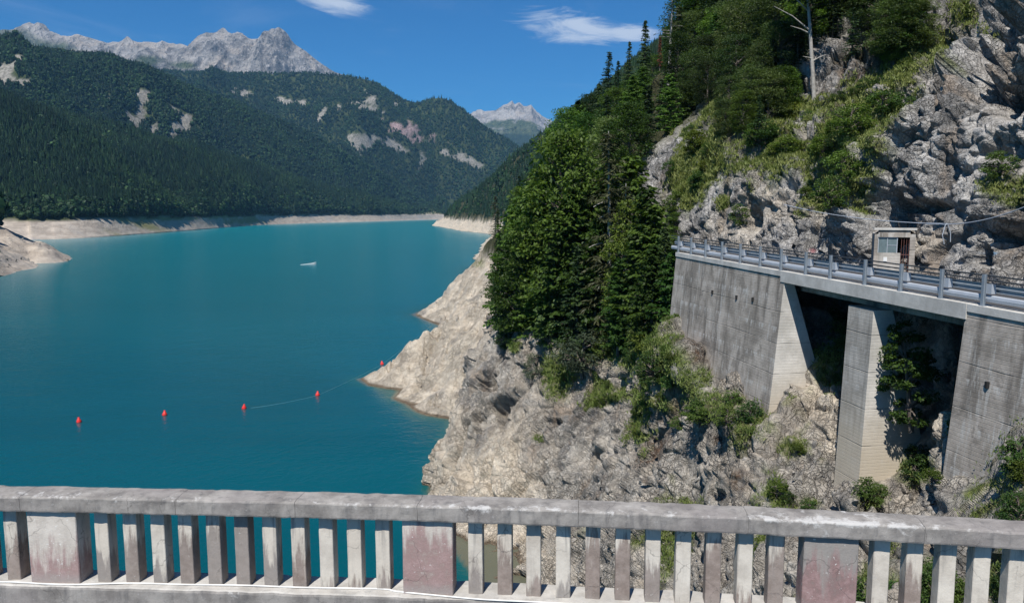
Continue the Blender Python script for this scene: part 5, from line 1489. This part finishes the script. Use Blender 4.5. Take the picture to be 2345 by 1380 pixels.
def cur(s, off, z):
    s = np.asarray(s, float)
    return np.stack([np.interp(s, ARC, CUR[:, 0] + NM[:, 0] * off), np.interp(s, ARC, CUR[:, 1] + NM[:, 1] * off), z + 0 * s], -1)


def s_at(px, off, z):
    p_ = cur(ARC, off, z); X_, _ = proj(p_); return float(np.interp(px, X_, ARC))


def sweep(s0, s1, prof, n, edge=None, jit=0.0, seed=0):
    ss = np.linspace(s0, s1, n); k_ = len(prof); V = []; E = []
    for s_ in ss:
        for i, (o_, z_) in enumerate(prof): V.append(cur(s_, o_, z_)); E.append(edge[i] if edge else 0)
    V = np.array(V)
    if jit: V = V + np.stack([fbm(V, .12, 3, seed + a) for a in range(3)], -1) * jit
    Q = [(i * k_ + j, (i + 1) * k_ + j, (i + 1) * k_ + (j + 1) % k_, i * k_ + (j + 1) % k_) for i in range(n - 1) for j in range(k_)]
    return V, np.array(Q), np.array(E), k_


bal = thing('balustrade', 'weathered concrete balustrade with grey coping along the dam crest', 'balustrade', tuple(cur(s_at(1172, 0, 26), .1, 26.0)))
bl_ = np.array(bal.location)
cprof = [(0.004, ZR - .165), (0, ZR - .15), (0, ZR - .10), (0, ZR - .05), (0, ZR - .018), (.006, ZR - .006), (.02, ZR), (.07, ZR + .003), (.13, ZR + .006), (.20, ZR + .006), (.27, ZR + .003), (.315, ZR), (.33, ZR - .012), (.33, ZR - .16), (.32, ZR - .168), (.22, ZR - .168), (.11, ZR - .168)]
cedge = [0, 0, .1, .3, .8, 1, 1, .7, .35, .2, .1, .2, .2, 0, 0, 0, 0]
jn = [-690, -330, 43, 400, 675, 955, 1325, 1715, 2120, 2540, 3190]
for a, b in zip(jn[:-1], jn[1:]):
    s0, s1 = s_at(a, 0, ZR), s_at(b, 0, ZR)
    V, Q, E, k_ = sweep(s0 + .002, s1 - .002, cprof, max(30, int((s1 - s0) / .022)), [e_ * (1.5 if a == 1715 else 1) + (.30 if a == 1715 else 0) for e_ in cedge], .0055, 3)
    n_ = len(V) // k_; T = [(b_, b_ + i, b_ + i + 1) for b_ in (0, (n_ - 1) * k_) for i in range(1, k_ - 1)]
    obj('coping_stone', mesh('coping_stone', V - bl_, quads=Q, tris=T, mats=[M['coping']], attrs=dict(edge=E)), bal)
# ledge with its plinth
ZL = 26.02
pprof = [(-.03, 25.45), (-.028, ZL - .03), (-.02, ZL - .008), (0, ZL), (.1, ZL), (.25, ZL + .0), (.37, ZL), (.40, ZL - .02), (.40, 25.45)]
sA, sB = s_at(-690, 0, ZL), s_at(3190, 0, ZL)
V, Q, E, k_ = sweep(sA, sB, pprof, 700, None, .006, 9)
obj('plinth', mesh('plinth', V - bl_, quads=Q, mats=[M['plinth']]), bal)


def block(wd_, dp, h, bev=.006):
    x_, b_ = wd_ / 2, bev
    ring = [(-x_, b_), (-x_ + b_, 0), (x_ - b_, 0), (x_, b_), (x_, dp - b_), (x_ - b_, dp), (-x_ + b_, dp), (-x_, dp - b_)]
    zs = np.linspace(0, h, 9); V = np.array([(a, c, z_) for z_ in zs for a, c in ring])
    V = V + np.stack([fbm(V * 1.0 + wd_, .15, 3, s_) for s_ in (1, 2, 3)], -1) * .002 * np.array([1, 1, 0])
    Q = [(i * 8 + j, i * 8 + (j + 1) % 8, i * 8 + 8 + (j + 1) % 8, i * 8 + 8 + j) for i in range(8) for j in range(8)]
    return V, np.array(Q)


HB = ZR - .17 - ZL + .01
balm = [mesh('baluster', *block(.150, .165, HB), mats=[M['baluster']])]
bpx = [(10, 43), (218, 251), (283, 316), (347, 379), (409, 442), (473, 506), (538, 570), (602, 634), (667, 700), (731, 764), (794, 829), (860, 893), (1072, 1105), (1139, 1172), (1205, 1238), (1273, 1306), (1341, 1374), (1409, 1443), (1478, 1512), (1547, 1582), (1615, 1652), (1687, 1724), (1758, 1796),
       (1995, 2038), (2071, 2113), (2145, 2191), (2222, 2270), (2302, 2351)]
ctr = [(a + b) / 2 for a, b in bpx]
ctr = [-360, -296, -232, -168, -104, -38] + ctr + [2408, 2494, 2584]
STN = [.5, .6, .3, .7, .4, .6] + [.6, .5, .68, .35, .72, .85, 1.25, .6, .55, .1, .2, .3, .38, .62, .32, .28, .8, .85, .6, .02, .85, .25, .8, .22, .62, .02, .05, .0] + [.2, .6, .4]
for c_, st_v in zip(ctr, STN):
    s_ = s_at(c_, .105, 26.4); p_ = cur(s_, .105, ZL - .002); t_ = cur(s_ + .05, .105, 0) - cur(s_ - .05, .105, 0)
    o = obj('baluster', balm[0], bal, p_ - bl_); o.color = (st_v, 0, 0, 1); o.rotation_euler[2] = math.atan2(t_[1], t_[0])
for (a, b, pr_, pg_) in ((-560, -440, .6, 0), (66, 178, .55, .05), (922, 1037, 1.0, .12), (1838, 1963, .75, .85), (2700, 2840, .5, .3)):
    s_ = s_at((a + b) / 2, .05, 26.4); p_ = cur(s_, .05, ZL - .002); t_ = cur(s_ + .05, .05, 0) - cur(s_ - .05, .05, 0)
    wd_ = abs(s_at(b, .05, 26.4) - s_at(a, .05, 26.4))
    me = mesh('pillar', *block(wd_, .25, HB, .008), mats=[M['pillar']])
    o = obj('pillar', me, bal, p_ - bl_); o.color = (pr_, pg_, 0, 1); o.rotation_euler[2] = math.atan2(t_[1], t_[0])
# the dam under it
for nm, pr, mt in (('dam_road', [(-7.5, 25.40), (-7.5, 25.44), (-.035, 25.44), (-.035, 25.40)], 'asphalt'),
                   ('dam_wall', [(-7.6, -14), (-7.4, 25.38), (.36, 25.38), (.36, 24.8), (.12, 24.6), (.12, -14)], 'wall')):
    V, Q, E, k_ = sweep(sA, sB, pr, 200); obj(nm, mesh(nm, V, quads=Q, mats=[M[mt]]), kind='structure')
# white cable lying on the ledge
cpts = [(-120, 1333), (0, 1331), (60, 1333), (110, 1336), (180, 1337), (300, 1334), (420, 1337), (560, 1339), (700, 1344), (870, 1347), (910, 1353), (1000, 1362), (1100, 1371), (1200, 1376), (1300, 1381), (1450, 1389)]
cc = catmull(np.array([Pz(a, b, ZL + .012) for a, b in cpts]), 120)
V, Q = tube(cc, .0085, 6); obj('cable', mesh('ledge_cable', V, quads=Q, mats=[M['cablewhite']], smooth=True), label='thin white cable lying along the front edge of the balustrade ledge', category='cable')

# ------------------------------------------------------------------ air
HAZE = True
if HAZE:
    V, Q = boxmesh(-9500, 9500, -350, 11500, -13.5, 1500)
    m = bpy.data.materials.new('haze'); m.use_nodes = True; gg = G(m.node_tree); gg.n.clear()
    o_ = gg.node('ShaderNodeOutputMaterial'); pv = gg.node('ShaderNodeVolumePrincipled')
    pv.inputs['Color'].default_value = (.26, .60, 1.0, 1); pv.inputs['Density'].default_value = 3.8e-5; pv.inputs['Anisotropy'].default_value = 0.0
    gg.l.new(pv.outputs[0], o_.inputs['Volume'])
    obj('haze', mesh('haze', V, quads=Q, mats=[m]), kind='stuff')
